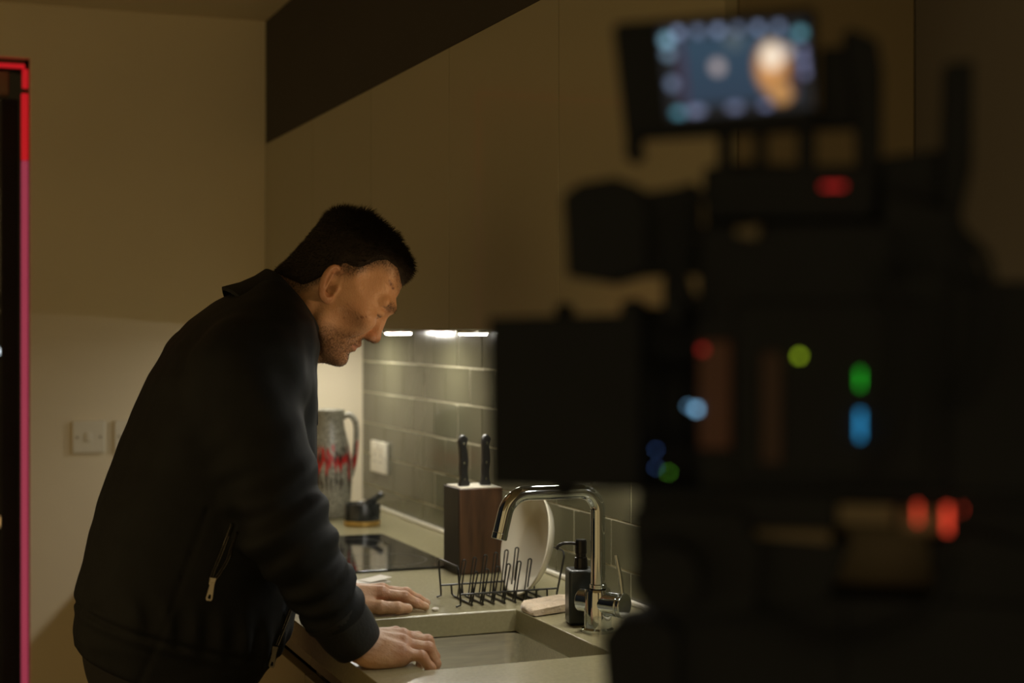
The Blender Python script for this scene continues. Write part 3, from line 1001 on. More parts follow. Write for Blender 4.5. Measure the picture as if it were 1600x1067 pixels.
ROWS = [  # height, back, front, half width, place of the widest point (mm)
    (99, -30, 14, 12, -10), (93, -56, 40, 38, -10), (82, -71, 58, 55, -10), (64, -82, 71, 67, -12), (42, -87, 78, 73, -14), (22, -88, 81, 74, -14), (4, -86, 79, 73, -10),
    (-15, -82, 75, 70, -5), (-30, -76, 76, 68, 0), (-45, -66, 76, 66, 2), (-56, -54, 75, 63, 2), (-70, -38, 73, 59, 6), (-84, -14, 69, 53, 12), (-98, 12, 68, 45, 24), (-108, 28, 65, 36, 34), (-118, 42, 58, 18, 46)]


def loft(P, rows):
    a, b, c = P
    bk, ft, w_, a0 = (table(c, rows, i) for i in (1, 2, 3, 4))
    n = 2.25
    ra = np.where(a > a0, ft - a0, a0 - bk)
    q = (np.abs(a - a0) / ra) ** n + (np.abs(b) / w_) ** n
    F = (q ** (1 / n) - 1) * np.minimum(np.minimum(ft - a0, a0 - bk), w_) * 0.95
    F = smax(F, c - rows[0][0] / 1000, 0.006)
    return smax(F, rows[-1][0] / 1000 - c, 0.010)


def head_field(P):
    a, b, c = P
    F = loft(P, ROWS)
    B = np.abs(b)
    S = (a, B, c)
    F = smin(F, cone(S, (0.0795, 0.009, 0.0065), (0.066, 0.042, 0.0075), 0.0120, 0.0095), 0.010)     # brow
    F = smin(F, ell(S, (0.046, 0.043, -0.031), (0.026, 0.018, 0.018)), 0.026)                     # cheekbone
    F = smax(F, -ell(S, (0.088, 0.032, -0.0115), (0.018, 0.017, 0.0125)), 0.010)                   # eye socket
    F = smin(F, ell(S, (0.0660, 0.0315, -0.0100), (0.0135, 0.0145, 0.0125)), 0.003)               # lid over the eye
    F = smax(F, -cone(S, (0.082, 0.021, -0.0155), (0.073, 0.046, -0.0150), 0.0016, 0.0012), 0.003)  # lash line
    F = smax(F, -cone(S, (0.079, 0.020, -0.0230), (0.066, 0.044, -0.0215), 0.0016, 0.0012), 0.004)  # under the lower lid
    F = smax(F, -cone(S, (0.081, 0.020, -0.0005), (0.070, 0.046, -0.0010), 0.0018, 0.0014), 0.004)  # lid crease
    F = smin(F, cone(S, (0.077, 0, -0.006), (0.0865, 0, -0.040), 0.0095, 0.0092), 0.009)          # nose bridge
    F = smin(F, ell(S, (0.0885, 0, -0.0455), (0.0105, 0.0105, 0.0095)), 0.006)                    # nose tip
    F = smin(F, ell(S, (0.0800, 0.0115, -0.0490), (0.0110, 0.0075, 0.0075)), 0.005)               # wing
    F = smax(F, -ell(S, (0.0860, 0.0062, -0.0560), (0.0055, 0.0030, 0.0040)), 0.003)              # nostril
    F = smax(F, -cone(S, (0.075, 0.020, -0.044), (0.060, 0.036, -0.072), 0.0034, 0.0022), 0.008)  # fold beside the mouth
    F = smin(F, cone(S, (0.0735, 0, -0.0690), (0.0600, 0.024, -0.0725), 0.0062, 0.0035), 0.005)   # upper lip
    F = smin(F, cone(S, (0.0710, 0, -0.0810), (0.0600, 0.020, -0.0775), 0.0062, 0.0035), 0.005)   # lower lip
    F = smax(F, -cone(S, (0.0815, 0, -0.0752), (0.0620, 0.026, -0.0745), 0.0016, 0.0012), 0.003)  # between the lips
    F = smax(F, -ell(S, (0.0790, 0, -0.0920), (0.0080, 0.020, 0.0050)), 0.010)                    # under the lip
    F = smin(F, ell(S, (0.0560, 0.004, -0.1030), (0.0170, 0.018, 0.0150)), 0.012)                 # chin
    F = smin(F, ell(S, (0.0060, 0.050, -0.068), (0.018, 0.010, 0.018)), 0.020)                    # jaw corner
    for cq in (0.028, 0.041):                                                                      # forehead lines
        F = F + 0.0007 * np.exp(-((c - cq - 0.003 * np.sin(b * 90)) / 0.0014) ** 2) * (a > 0.05)
    for k in range(4):                                                                             # crow's feet
        F = F + 0.0005 * np.exp(-((c + 0.002 + 0.0055 * k + (0.062 - a) * (0.35 * (k - 1.2))) / 0.0011) ** 2) * np.exp(-((a - 0.056) / 0.008) ** 2) * (B > 0.03)
    F = smax(F, -ell(S, (0.045, 0.072, 0.030), (0.030, 0.012, 0.022)), 0.020)                      # temple hollow
    F = smax(F, -ell(S, (0.040, 0.067, -0.062), (0.022, 0.012, 0.020)), 0.022)                     # cheek hollow
    # neck, throat, cords
    F = smin(F, cone(S, (-0.030, 0, -0.020), (-0.052, 0, -0.095), 0.060, 0.056), 0.016)
    F = smin(F, cone(S, (-0.052, 0, -0.095), (-0.085, 0, -0.190), 0.056, 0.064), 0.010)
    F = smin(F, cone(S, (0.034, 0, -0.092), (-0.020, 0, -0.160), 0.020, 0.045), 0.022)
    F = smin(F, cone(S, (-0.028, 0.052, -0.060), (-0.012, 0.030, -0.175), 0.012, 0.015), 0.010)
    F = smin(F, cone(S, (-0.004, 0.044, -0.085), (-0.004, 0.036, -0.160), 0.004, 0.005), 0.008)
    for q in range(3):
        F = F + 0.0010 * np.exp(-((c + 0.125 + 0.012 * q + 0.18 * (a + 0.02)) / 0.0016) ** 2)
    F0 = F + 0 * b
    # ears
    e_u = np.array([-0.277, 0, 0.961])
    e_w = np.array([-0.80, 0.555, -0.2306])
    e_w /= np.linalg.norm(e_w)
    e_n = -np.cross(e_u, e_w)
    if e_n[1] < 0:
        e_n = -e_n
    ax = (e_u, e_w, e_n)
    ec = np.array([-0.0195, 0.0765, -0.0200])
    E = ell(S, ec, (0.0305, 0.0185, 0.0062), ax)
    E = smin(E, ell(S, ec - e_u * 0.022 - e_w * 0.006, (0.010, 0.009, 0.0055), ax), 0.004)
    E = smax(E, -ell(S, ec + e_n * 0.0046 + e_u * 0.003 - e_w * 0.002, (0.0235, 0.0128, 0.0070), ax), 0.0025)
    E = smin(E, cone(S, ec + e_u * 0.014 + e_w * 0.003 + e_n * 0.001, ec - e_u * 0.010 + e_w * 0.006 + e_n * 0.001, 0.0032, 0.0036), 0.003)
    E = smax(E, -ell(S, ec + e_n * 0.002 - e_u * 0.006 - e_w * 0.005, (0.0105, 0.0080, 0.011), ax), 0.003)
    E = smin(E, ell(S, ec - e_w * 0.0145 - e_u * 0.005 + e_n * 0.001, (0.0060, 0.0040, 0.0045), ax), 0.003)
    return smin(F, E, 0.004), F0


hh = 0.0017
lo = (-0.165, -0.102, -0.215)
_, PH = grid(lo, (0.108, 0.102, 0.118), hh)
FH, FS = head_field(PH)
FH = FH.astype(np.float32)
hv, hq = surfnet(FH, lo, hh)

# hair: a shell of growing thickness inside the hair line, then single strands
HL_A = [-0.11, -0.075, -0.050, -0.034, -0.022, -0.004, 0.006, 0.016, 0.030, 0.052, 0.072, 0.084, 0.12]
HL_C = [-0.068, -0.064, -0.060, -0.030, 0.006, 0.010, 0.018, 0.040, 0.056, 0.060, 0.046, 0.040, 0.036]


_fa = np.arange(-0.12, 0.13, 0.001)
_fc = np.convolve(np.pad(np.interp(_fa, HL_A, HL_C), 7, mode='edge'), np.hanning(17)[1:-1] / np.hanning(17).sum(), 'valid')


def hair_depth(a, c):
    d = c - np.interp(a, _fa, _fc)
    topm = np.clip((c - 0.045) / 0.035, 0, 1)
    tmax = 0.0020 + 0.0062 * topm + 0.0045 * np.clip((a - 0.035) / 0.04, 0, 1) * np.clip((c - 0.05) / 0.02, 0, 1)
    d0 = np.interp(a, [-0.10, -0.05, 0.0, 0.025, 0.045, 0.07], [0.012, 0.014, 0.012, 0.008, 0.004, 0.002])
    return np.clip((d - d0) * 0.28, -0.004, 1), tmax, d


a_, b_, c_ = PH
dd, tm, _ = hair_depth(a_ + 0 * c_, c_ + 0 * a_)
th = np.minimum(dd, tm)
nz_ = 0.0009 * vnoise(PH, 420, 3) + 0.0006 * vnoise(PH, 800, 4)
FHair = (FS - th - nz_ * np.clip(th / 0.004, 0, 1)).astype(np.float32)
FHair = np.maximum(FHair, -0.075 - c_)
av, aq = surfnet(FHair, lo, hh)
_, _, dcen = hair_depth(av[:, 0], av[:, 2])
keep = (dcen > 0.0005)
kq = keep[aq].all(1)
aq = aq[kq]
used = np.unique(aq)
remap = -np.ones(len(av), int)
remap[used] = np.arange(len(used))
av, aq = av[used], remap[aq]


def normals(v, q):
    n = np.zeros_like(v)
    fn = np.cross(v[q[:, 2]] - v[q[:, 0]], v[q[:, 3]] - v[q[:, 1]])
    for k in range(4):
        np.add.at(n, q[:, k], fn)
    return n / (np.linalg.norm(n, axis=1, keepdims=True) + 1e-12)


an = normals(av, aq)
an *= np.where((an * (av - np.array([-0.01, 0, 0.0]))).sum(1, keepdims=True) < 0, -1, 1)
dpt, tmx, dcen = hair_depth(av[:, 0], av[:, 2])
prob = np.clip((dcen - 0.002) / 0.02, 0.0, 1.0)
cand = np.nonzero((prob > RNG.random(len(av))) & (dcen > 0.001))[0]
pick = RNG.choice(cand, 15000)
base = av[pick] + RNG.normal(size=(len(pick), 3)) * 0.0008
nn = an[pick]
ln = (0.0022 + 1.05 * np.minimum(dpt[pick], tmx[pick])) * RNG.uniform(0.6, 1.25, len(pick)) * (1 + 0.55 * np.exp(-(((av[pick][:, 0] + 0.045) / 0.022) ** 2)) * (av[pick][:, 2] > 0.07))
topk = np.clip((av[pick][:, 2] - 0.05) / 0.04, 0, 1)
comb = np.array([0.55, 0, 0.0]) * topk[:, None] + np.array([-0.1, 0, -0.75]) * (1 - topk)[:, None]
dirv = nn * (0.9 + 0.3 * topk)[:, None] + comb + RNG.normal(size=base.shape) * 0.28
dirv /= np.linalg.norm(dirv, axis=1, keepdims=True)
s1 = np.cross(dirv, np.array([0.3, 0.9, 0.2]))
s1 /= np.linalg.norm(s1, axis=1, keepdims=True)
s2 = np.cross(dirv, s1)
rad = 0.00048
root = base - nn * 0.0015
ring = [root + rad * (s1 * math.cos(k * 2.094) + s2 * math.sin(k * 2.094)) for k in range(3)]
tip = root + dirv * (ln + 0.0015)[:, None]
sv = np.stack(ring + [tip], 1).reshape(-1, 3)
bi = np.arange(len(pick)) * 4
sf = np.concatenate([np.stack([bi + k, bi + (k + 1) % 3, bi + 3], 1) for k in range(3)])
n0 = len(av)


def bristles(pts, nrm, length, lean, rad_, count, weight):
    w_ = weight / weight.sum()
    pk = RNG.choice(len(pts), count, p=w_)
    b0 = pts[pk] + RNG.normal(size=(count, 3)) * 0.0006 - nrm[pk] * 0.0004
    dv = nrm[pk] * 0.75 + lean + RNG.normal(size=(count, 3)) * 0.3
    dv /= np.linalg.norm(dv, axis=1, keepdims=True)
    a1 = np.cross(dv, np.array([0.3, 0.9, 0.2]))
    a1 /= np.linalg.norm(a1, axis=1, keepdims=True)
    a2 = np.cross(dv, a1)
    rg = [b0 + rad_ * (a1 * math.cos(k * 2.094) + a2 * math.sin(k * 2.094)) for k in range(3)]
    tp_ = b0 + dv * (length * RNG.uniform(0.6, 1.3, count))[:, None]
    sv_ = np.stack(rg + [tp_], 1).reshape(-1, 3)
    b_i = np.arange(count) * 4
    return sv_, np.concatenate([np.stack([b_i + k, b_i + (k + 1) % 3, b_i + 3], 1) for k in range(3)])


hn = normals(hv, hq)
hn *= np.where((hn * (hv - np.array([-0.01, 0, -0.02]))).sum(1, keepdims=True) < 0, -1, 1)
_, _, ds_ = hair_depth(hv[:, 0], hv[:, 2])
wt_ = np.clip((ds_ + 0.013) / 0.022, 0, 1) * (ds_ < 0.03) * (np.abs(hv[:, 1]) < 0.0745) * (hv[:, 2] > -0.085) * (hv[:, 0] < 0.07)
sv2, sf2 = bristles(hv, hn, 0.0026, np.array([-0.35, 0, -0.45]), 0.00026, 11000, wt_)
sf2 = sf2 + len(sv)
sv = np.concatenate([sv, sv2])
sf = np.concatenate([sf, sf2])
hair_me = bpy.data.meshes.new('hair')
hair_me.from_pydata(head_w(np.concatenate([av, sv])).tolist(), [], aq.tolist() + (sf + n0).tolist())
hair_me.polygons.foreach_set('use_smooth', [True] * len(hair_me.polygons))

# skin tint of the head
A, B_, Cc = hv[:, 0], hv[:, 1], hv[:, 2]
mott = vnoise(hv.T, 260, 11) * 0.5 + vnoise(hv.T, 700, 12) * 0.5
fine = vnoise(hv.T, 1900, 13) + RNG.normal(size=len(hv)) * 0.45
col = SKIN[None] * (1 + 0.10 * mott[:, None] * np.array([0.7, 1.0, 1.1]))


def blend(colr, mask):
    global col
    mask = np.clip(mask, 0, 1)[:, None]
    col = col * (1 - mask) + np.array(colr)[None] * mask


def spot(a, c, r, side=-1, f=1.0):
    return np.exp(-(((A - a) / r) ** 2 + ((Cc - c) / (r * f)) ** 2) ** 1.5) * ((B_ * side) > 0.005)


blend((0.42, 0.16, 0.09), 0.40 * np.exp(-((Cc + 0.045) / 0.018) ** 2) * (A > 0.06) * (np.abs(B_) < 0.02))   # nose
blend((0.43, 0.18, 0.11), 0.2 * spot(0.040, -0.035, 0.022) + 0.2 * spot(0.040, -0.035, 0.022, 1))
blend((0.40, 0.17, 0.10), 0.45 * (np.abs(B_) > 0.073) * (A < 0.0) * (A > -0.05) * (Cc < 0.02) * (Cc > -0.06))    # ears
lip = np.exp(-((Cc + 0.0755) / 0.007) ** 2) * (A > 0.062) * (np.abs(B_) < 0.022)
blend((0.34, 0.13, 0.09), 0.75 * lip)
beard = np.clip((-0.052 - Cc + 0.35 * (A - 0.06)) / 0.014, 0, 1) * np.clip((A + 0.004 - 0.20 * (Cc + 0.06)) / 0.02, 0, 1) * np.clip((Cc + 0.155) / 0.03, 0, 1)
beard = np.maximum(beard, np.exp(-((Cc + 0.0615) / 0.0055) ** 2) * (A > 0.06) * (np.abs(B_) < 0.030))
blend((0.060, 0.026, 0.014), beard * (1 - lip) * np.clip(0.45 + 0.30 * fine, 0.05, 0.9))
_, _, dsk = hair_depth(A, Cc)
fade = np.clip((dsk + 0.018) / 0.026, 0, 1) * (np.abs(B_) < 0.0745) * np.clip((Cc + 0.09) / 0.02, 0, 1)
blend((0.030, 0.020, 0.013), fade * np.clip(0.72 + 0.35 * fine, 0.1, 1))
brow = np.exp(-((Cc - 0.0085 + 0.10 * np.abs(np.abs(B_) - 0.028)) / 0.0048) ** 2) * (np.abs(B_) > 0.009) * (np.abs(B_) < 0.047) * (A > 0.055)
blend((0.055, 0.032, 0.020), brow * np.clip(0.62 + 0.4 * fine, 0, 0.95))
lash = np.exp(-((Cc + 0.0152) / 0.0016) ** 2) * (np.abs(B_) > 0.018) * (np.abs(B_) < 0.047) * (A > 0.062)
blend((0.03, 0.018, 0.012), 0.85 * lash)
blend((0.30, 0.13, 0.09), 0.40 * np.exp(-((Cc + 0.021) / 0.005) ** 2) * (np.abs(B_) > 0.018) * (np.abs(B_) < 0.045) * (A > 0.055))
for a0, c0, r0, s0 in ((0.059, 0.036, 0.0040, 1.0), (0.065, 0.033, 0.0026, 1.0), (0.054, 0.039, 0.0026, 0.9), (0.052, -0.033, 0.0032, 0.75), (0.047, -0.038, 0.0020, 0.6), (0.057, -0.029, 0.0020, 0.6), (0.030, -0.050, 0.0016, 0.6), (0.022, -0.030, 0.0014, 0.5)):
    blend((0.085, 0.010, 0.006), s0 * spot(a0, c0, r0, -1, 0.7) * np.clip(0.8 + 0.4 * fine, 0, 1))
head_cols = np.clip(col, 0.004, 1)
bv, bf = bristles(hv, hn, 0.0019, np.array([0.25, 0, -0.60]), 0.00020, 9000, beard * (1 - lip) + 1e-9)
beard_me = bpy.data.meshes.new('beard')
beard_me.from_pydata(head_w(bv).tolist(), [], bf.tolist())
ev, ef = bristles(hv, hn, 0.0036, np.array([-0.45, 0, 0.35]), 0.00020, 420, brow * (hv[:, 0] > 0.06) + 1e-9)
brow_me = bpy.data.meshes.new('eyebrows')
brow_me.from_pydata(head_w(ev).tolist(), [], ef.tolist())


# ---- hands and forearms
def hand_mesh(wrist, elbow, fingers, thumb, lo, hi, h, extra, floor_cut):
    _, Pw = grid(lo, hi, h)
    F = cone(Pw, elbow, wrist, 0.036, 0.0255)
    w_ = np.array(wrist)
    palm = None
    for jt, rr in fingers:
        k = np.array(jt[0])
        st = w_ + (k - w_) * 0.12
        g_ = cone(Pw, st, k, 0.0150, 0.0118 * rr)
        palm = g_ if palm is None else smin(palm, g_, 0.013)
    for c, r in extra:
        palm = smin(palm, ell(Pw, c, r), 0.012)
    F = smin(F, palm, 0.018)
    for jt, rr in fingers:                         # tendons and knuckles
        k = np.array(jt[0])
        st = w_ + (k - w_) * 0.30 + np.array([0, 0, 0.0125])
        F = smin(F, cone(Pw, st, k + np.array([0, 0, 0.0088 * rr]), 0.0022, 0.0034), 0.008)
        F = smin(F, ell(Pw, k + np.array([0, 0, 0.0022]), (0.0105 * rr, 0.0100 * rr, 0.0105 * rr)), 0.005)
    D = None
    for jt, rr in fingers + [(thumb, 1.0)] if thumb else fingers:
        rs = [0.0105, 0.0094, 0.0084, 0.0072] if jt is not thumb else [0.0145, 0.0118, 0.0104, 0.0084]
        fg = None
        for i in range(3):
            seg = cone(Pw, jt[i], jt[i + 1], rs[i] * rr, rs[i + 1] * rr)
            fg = seg if fg is None else smin(fg, seg, 0.0025)
        for i in (1, 2):                            # joint swellings
            fg = smin(fg, ell(Pw, jt[i], (rs[i] * rr * 1.04, rs[i] * rr * 1.06, rs[i] * rr * 1.06)), 0.003)
        D = fg if D is None else np.minimum(D, fg)
    F = smin(F, D, 0.0045)
    F = F + 0.0004 * vnoise(Pw, 500, 21) + 0.0003 * vnoise(Pw, 1100, 22)
    if floor_cut is not None:
        F = smax(F, floor_cut - Pw[2], 0.002)
    v, q = surfnet(F.astype(np.float32), lo, h)
    c = SKIN[None] * (1 + 0.10 * (vnoise(v.T, 200, 31) * 0.5 + vnoise(v.T, 650, 32) * 0.5)[:, None] * np.array([0.6, 1.0, 1.2]))
    for jt, rr in fingers:
        for i, s in ((0, 0.014), (1, 0.010), (2, 0.009)):
            d = np.linalg.norm(v - np.array(jt[i]), axis=1)
            m = 0.45 * np.clip(1.6 - d / s, 0, 1)[:, None]
            c = c * (1 - m) + np.array([0.42, 0.155, 0.095]) * m
    for jt in [f[0] for f in fingers] + ([thumb] if thumb else []):   # nails
        t_ = np.array(jt[3])
        ax = t_ - np.array(jt[2])
        ax /= np.linalg.norm(ax)
        nrm_ = np.array([0, 0, 1.0]) - ax * ax[2]
        nrm_ /= np.linalg.norm(nrm_)
        rel = v - t_
        sd = np.cross(ax, nrm_)
        m = ((rel @ nrm_) > 0.0035) * (np.abs(rel @ sd) < 0.0052) * ((rel @ ax) > -0.006) * ((rel @ ax) < 0.006)
        c[m] = (0.55, 0.38, 0.27)
    return v, q, c


# near hand on the rim in front of the sink, fingers hooked over its edge
RW, RE = (0.606, 2.170, 0.9545), (0.520, 2.145, 1.085)
r_f = [([(0.676, 2.204, 0.9530), (0.7115, 2.208, 0.9460), (0.7230, 2.209, 0.9240), (0.7160, 2.209, 0.9050)], 1.0),
       ([(0.681, 2.184, 0.9535), (0.7200, 2.186, 0.9450), (0.7310, 2.187, 0.9200), (0.7230, 2.187, 0.8990)], 1.02),
       ([(0.676, 2.163, 0.9480), (0.7130, 2.161, 0.9400), (0.7240, 2.160, 0.9160), (0.7170, 2.160, 0.8970)], 0.97),
       ([(0.667, 2.143, 0.9395), (0.6960, 2.139, 0.9330), (0.7085, 2.137, 0.9160), (0.7080, 2.136, 0.9010)], 0.88)]
r_t = [(0.630, 2.200, 0.9380), (0.662, 2.222, 0.9335), (0.688, 2.228, 0.9310), (0.704, 2.229, 0.9295)]
v1, q1, c1 = hand_mesh(RW, RE, r_f, r_t, (0.49, 2.08, 0.885), (0.75, 2.25, 1.12), 0.0017,
                       [((0.644, 2.148, 0.9335), (0.042, 0.019, 0.0180)), ((0.632, 2.188, 0.9400), (0.030, 0.020, 0.0165))], None)
# keep the palm resting on the stone where there is stone
m_ = (v1[:, 0] < 0.690) & (v1[:, 2] < Z_TOP + 0.0006)
v1[m_, 2] = Z_TOP + 0.0006
for k_ in ((0.681, 2.184, 0.9600), (0.676, 2.163, 0.9560), (0.690, 2.182, 0.9570)):
    d = np.linalg.norm(v1 - np.array(k_), axis=1)
    m = 0.8 * np.clip(1.5 - d / 0.0055, 0, 1)[:, None] * np.clip(0.7 + 0.6 * vnoise(v1.T, 1500, 41), 0, 1)[:, None]
    c1 = c1 * (1 - m) + np.array([0.26, 0.035, 0.030]) * m
# far hand flat on the stone beyond the sink
LW, LE = (0.706, 2.578, 0.9515), (0.575, 2.625, 1.085)
l_f = [([(0.774, 2.558, 0.9535), (0.8130, 2.551, 0.9475), (0.8345, 2.549, 0.9350), (0.8500, 2.548, 0.9285)], 1.0),
       ([(0.781, 2.579, 0.9550), (0.8240, 2.579, 0.9490), (0.8460, 2.580, 0.9360), (0.8620, 2.580, 0.9290)], 1.02),
       ([(0.776, 2.599, 0.9500), (0.8150, 2.604, 0.9440), (0.8380, 2.606, 0.9330), (0.8540, 2.607, 0.9285)], 0.96),
       ([(0.766, 2.617, 0.9420), (0.7960, 2.626, 0.9360), (0.8140, 2.631, 0.9300), (0.8280, 2.634, 0.9275)], 0.86)]
l_t = [(0.726, 2.556, 0.9380), (0.765, 2.537, 0.9345), (0.795, 2.533, 0.9320), (0.8135, 2.534, 0.9300)]
SHL = -0.014
LW = (LW[0] + SHL, LW[1], LW[2])
l_f = [([(p[0] + SHL, p[1], p[2]) for p in jt], rr) for jt, rr in l_f]
l_t = [(p[0] + SHL, p[1], p[2]) for p in l_t]
v2, q2, c2 = hand_mesh(LW, LE, l_f, l_t, (0.55, 2.50, 0.915), (0.89, 2.67, 1.12), 0.0017,
                       [((0.718, 2.600, 0.9380), (0.030, 0.018, 0.0165)), ((0.720, 2.560, 0.9385), (0.028, 0.018, 0.0165))], Z_TOP + 0.0006)

# ---- trunk and legs of the body (under the clothes)
lo_b = (0.14, 2.02, 0.02)
_, PB = grid(lo_b, (0.66, 2.76, 1.46), 0.009)
FB = cone(PB, (0.37, 2.37, 0.95), (0.45, 2.37, 1.28), 0.10, 0.10)
FB = smin(FB, cone(PB, (0.45, 2.29, 1.31), (0.45, 2.45, 1.31), 0.065, 0.065), 0.04)
FB = smin(FB, cone(PB, (0.46, 2.37, 1.33), (0.535, 2.37, 1.42), 0.07, 0.050), 0.03)
for s_, sh, el, wr_ in ((-1, (0.452, 2.215, 1.34), (0.49, 2.130, 1.125), RW), (1, (0.455, 2.53, 1.34), (0.52, 2.63, 1.13), LW)):
    FB = smin(FB, cone(PB, sh, el, 0.045, 0.036), 0.03)
    FB = smin(FB, cone(PB, el, tuple(0.6 * np.array(wr_) + 0.4 * np.array(el)), 0.036, 0.028), 0.015)
    FB = smin(FB, cone(PB, (0.37, 2.37 + s_ * 0.085, 0.88), (0.37, 2.37 + s_ * 0.105, 0.48), 0.070, 0.050), 0.03)
    FB = smin(FB, cone(PB, (0.37, 2.37 + s_ * 0.105, 0.48), (0.315, 2.37 + s_ * 0.115, 0.09), 0.050, 0.034), 0.015)
v3_, q3 = surfnet(FB.astype(np.float32), lo_b, 0.009)
c3 = np.tile(SKIN, (len(v3_), 1))

vv, qq, cc, off = [], [], [], 0
for v_, q_, c_2 in ((head_w(hv), hq, head_cols), (v1, q1, c1), (v2, q2, c2), (v3_, q3, c3)):
    vv.append(v_)
    qq.append(q_ + off)
    cc.append(c_2)
    off += len(v_)
body = link('body', np_mesh('body', np.concatenate(vv), np.concatenate(qq), np.clip(np.concatenate(cc), 0.003, 1)), 'skin', man)
body['label'] = 'weathered skin, lowered eyes and scratched face'
o = link('beard', beard_me, 'beard_brown', man)
o['label'] = 'short reddish brown stubble'
link('eyebrows', brow_me, 'beard_brown', man)
o = link('hair', hair_me, 'hair_dark', man)
o['label'] = 'short dark hair, spiky on top and clipped at the sides'

# ---- jacket
JR = [(z * 1000, b * 1000, f * 1000, w_ * 1000, m * 1000) for z, b, f, w_, m in (
    (1.490, 0.502, 0.540, 0.045, 0.520), (1.472, 0.474, 0.560, 0.085, 0.515), (1.455, 0.440, 0.572, 0.125, 0.500), (1.425, 0.402, 0.585, 0.172, 0.480), (1.385, 0.366, 0.590, 0.200, 0.460),
    (1.340, 0.340, 0.586, 0.208, 0.445), (1.280, 0.315, 0.584, 0.208, 0.430), (1.195, 0.283, 0.588, 0.204, 0.415), (1.100, 0.251, 0.574, 0.200, 0.400), (1.050, 0.240, 0.566, 0.198, 0.390),
    (0.990, 0.226, 0.556, 0.198, 0.385), (0.955, 0.221, 0.545, 0.196, 0.380), (0.910, 0.224, 0.525, 0.188, 0.375), (0.880, 0.232, 0.500, 0.180, 0.370), (0.840, 0.240, 0.48, 0.170, 0.37))]
lo_j = (0.17, 1.99, 0.845)
hj = 0.0043
_, PJ = grid(lo_j, (0.73, 2.75, 1.525), hj)
x_, y_, z_ = PJ
FJ = loft((x_, y_ - np.float32(2.37), z_), JR)


def sleeve(Pq, sh, el, pc_, cu):
    S = cone(Pq, sh, el, 0.071, 0.059)
    S = smin(S, cone(Pq, el, pc_, 0.059, 0.046), 0.020)
    axis = np.array(el) - np.array(sh)
    axis = axis / np.linalg.norm(axis)
    ax2 = np.array(pc_) - np.array(el)
    ax2 = ax2 / np.linalg.norm(ax2)
    rel = [Pq[i] - el[i] for i in range(3)]
    t1 = sum(rel[i] * axis[i] for i in range(3))
    t2 = sum(rel[i] * ax2[i] for i in range(3))
    d2 = sum(rel[i] ** 2 for i in range(3))
    wob = vnoise(Pq, 30, 51)
    S = S + 0.0065 * np.sin(t1 * 115 + 2.2 * wob + rel[1] * 22 + rel[0] * 30) * np.exp(-d2 / 0.012)            # creases at the elbow
    S = S + 0.0048 * np.sin(t2 * 150 + 2.6 * wob + rel[1] * 25) * np.exp(-((t2 - 0.12) / 0.05) ** 2)            # bunching above the cuff
    return S


arms = (((0.450, 2.205, 1.352), (0.492, 2.127, 1.128), (0.572, 2.161, 1.000)), ((0.455, 2.535, 1.352), (0.522, 2.632, 1.128), (0.650, 2.592, 1.000)))
FA = np.minimum(sleeve(PJ, *arms[0], None), sleeve(PJ, *arms[1], None))
FJ = smin(FJ, FA, 0.030)
FJ = FJ + 0.0040 * vnoise(PJ, 22, 61) + 0.0022 * vnoise(PJ, 55, 62) + 0.0010 * vnoise(PJ, 120, 63)
# slanting drag folds across chest and shoulder
FJ = FJ + 0.0045 * np.sin((x_ * 0.8 + z_ * 0.6) * 75 + 2.0 * vnoise(PJ, 12, 64)) * np.exp(-(((x_ - 0.50) / 0.06) ** 2 + ((z_ - 1.33) / 0.08) ** 2))
# gathers above the hem band and round the pocket
FJ = FJ + 0.0035 * np.sin(x_ * 150 + y_ * 40 + 2 * vnoise(PJ, 25, 65)) * np.exp(-((z_ - (1.035 - 0.32 * (x_ - 0.22))) / 0.03) ** 2)
seam = z_ - (1.005 - 0.30 * (x_ - 0.22))
FJ = FJ + 0.0050 * np.exp(-(seam / 0.005) ** 2) + 0.006 * np.clip(-seam / 0.02, 0, 1)
seam2 = (x_ - 0.355) * 0.94 + (z_ - 1.06) * -0.34                                                # side seam
FJ = FJ + 0.0020 * np.exp(-(seam2 / 0.004) ** 2) * (z_ < 1.16) * (y_ < 2.3)
FJ = smax(FJ, (0.935 - 0.36 * (x_ - 0.22)) - z_, 0.006)                                          # hem
jv, jq = surfnet(FJ.astype(np.float32), lo_j, hj)
jacket = link('jacket', np_mesh('jacket', jv, jq), 'jacket_cloth', man)
jacket['label'] = 'black zip jacket with standing collar and hem band'

for (sh, el, pc_), end in ((arms[0], Vector((0.6085, 2.1690, 0.9510))), (arms[1], Vector((0.6950, 2.5790, 0.9545)))):
    a = Vector(pc_) + (Vector(pc_) - end).normalized() * 0.004
    n = (end - a).normalized()
    e1 = n.cross(Vector((0, 1, 0))).normalized()
    e2 = n.cross(e1)
    L = (end - a).length
    M = Matrix((e1, e2, n)).transposed().to_4x4()
    M.translation = a
    MB().lathe([(0.0475, -0.004), (0.0475, 0.004), (0.0440, 0.010), (0.0430, L * 0.6), (0.0385, L - 0.003), (0.0370, L), (0.0340, L - 0.001), (0.0335, L - 0.02), (0.040, -0.004)], 40, M, closed=True).build('cuff', 'jacket_rib', jacket, smooth=True)

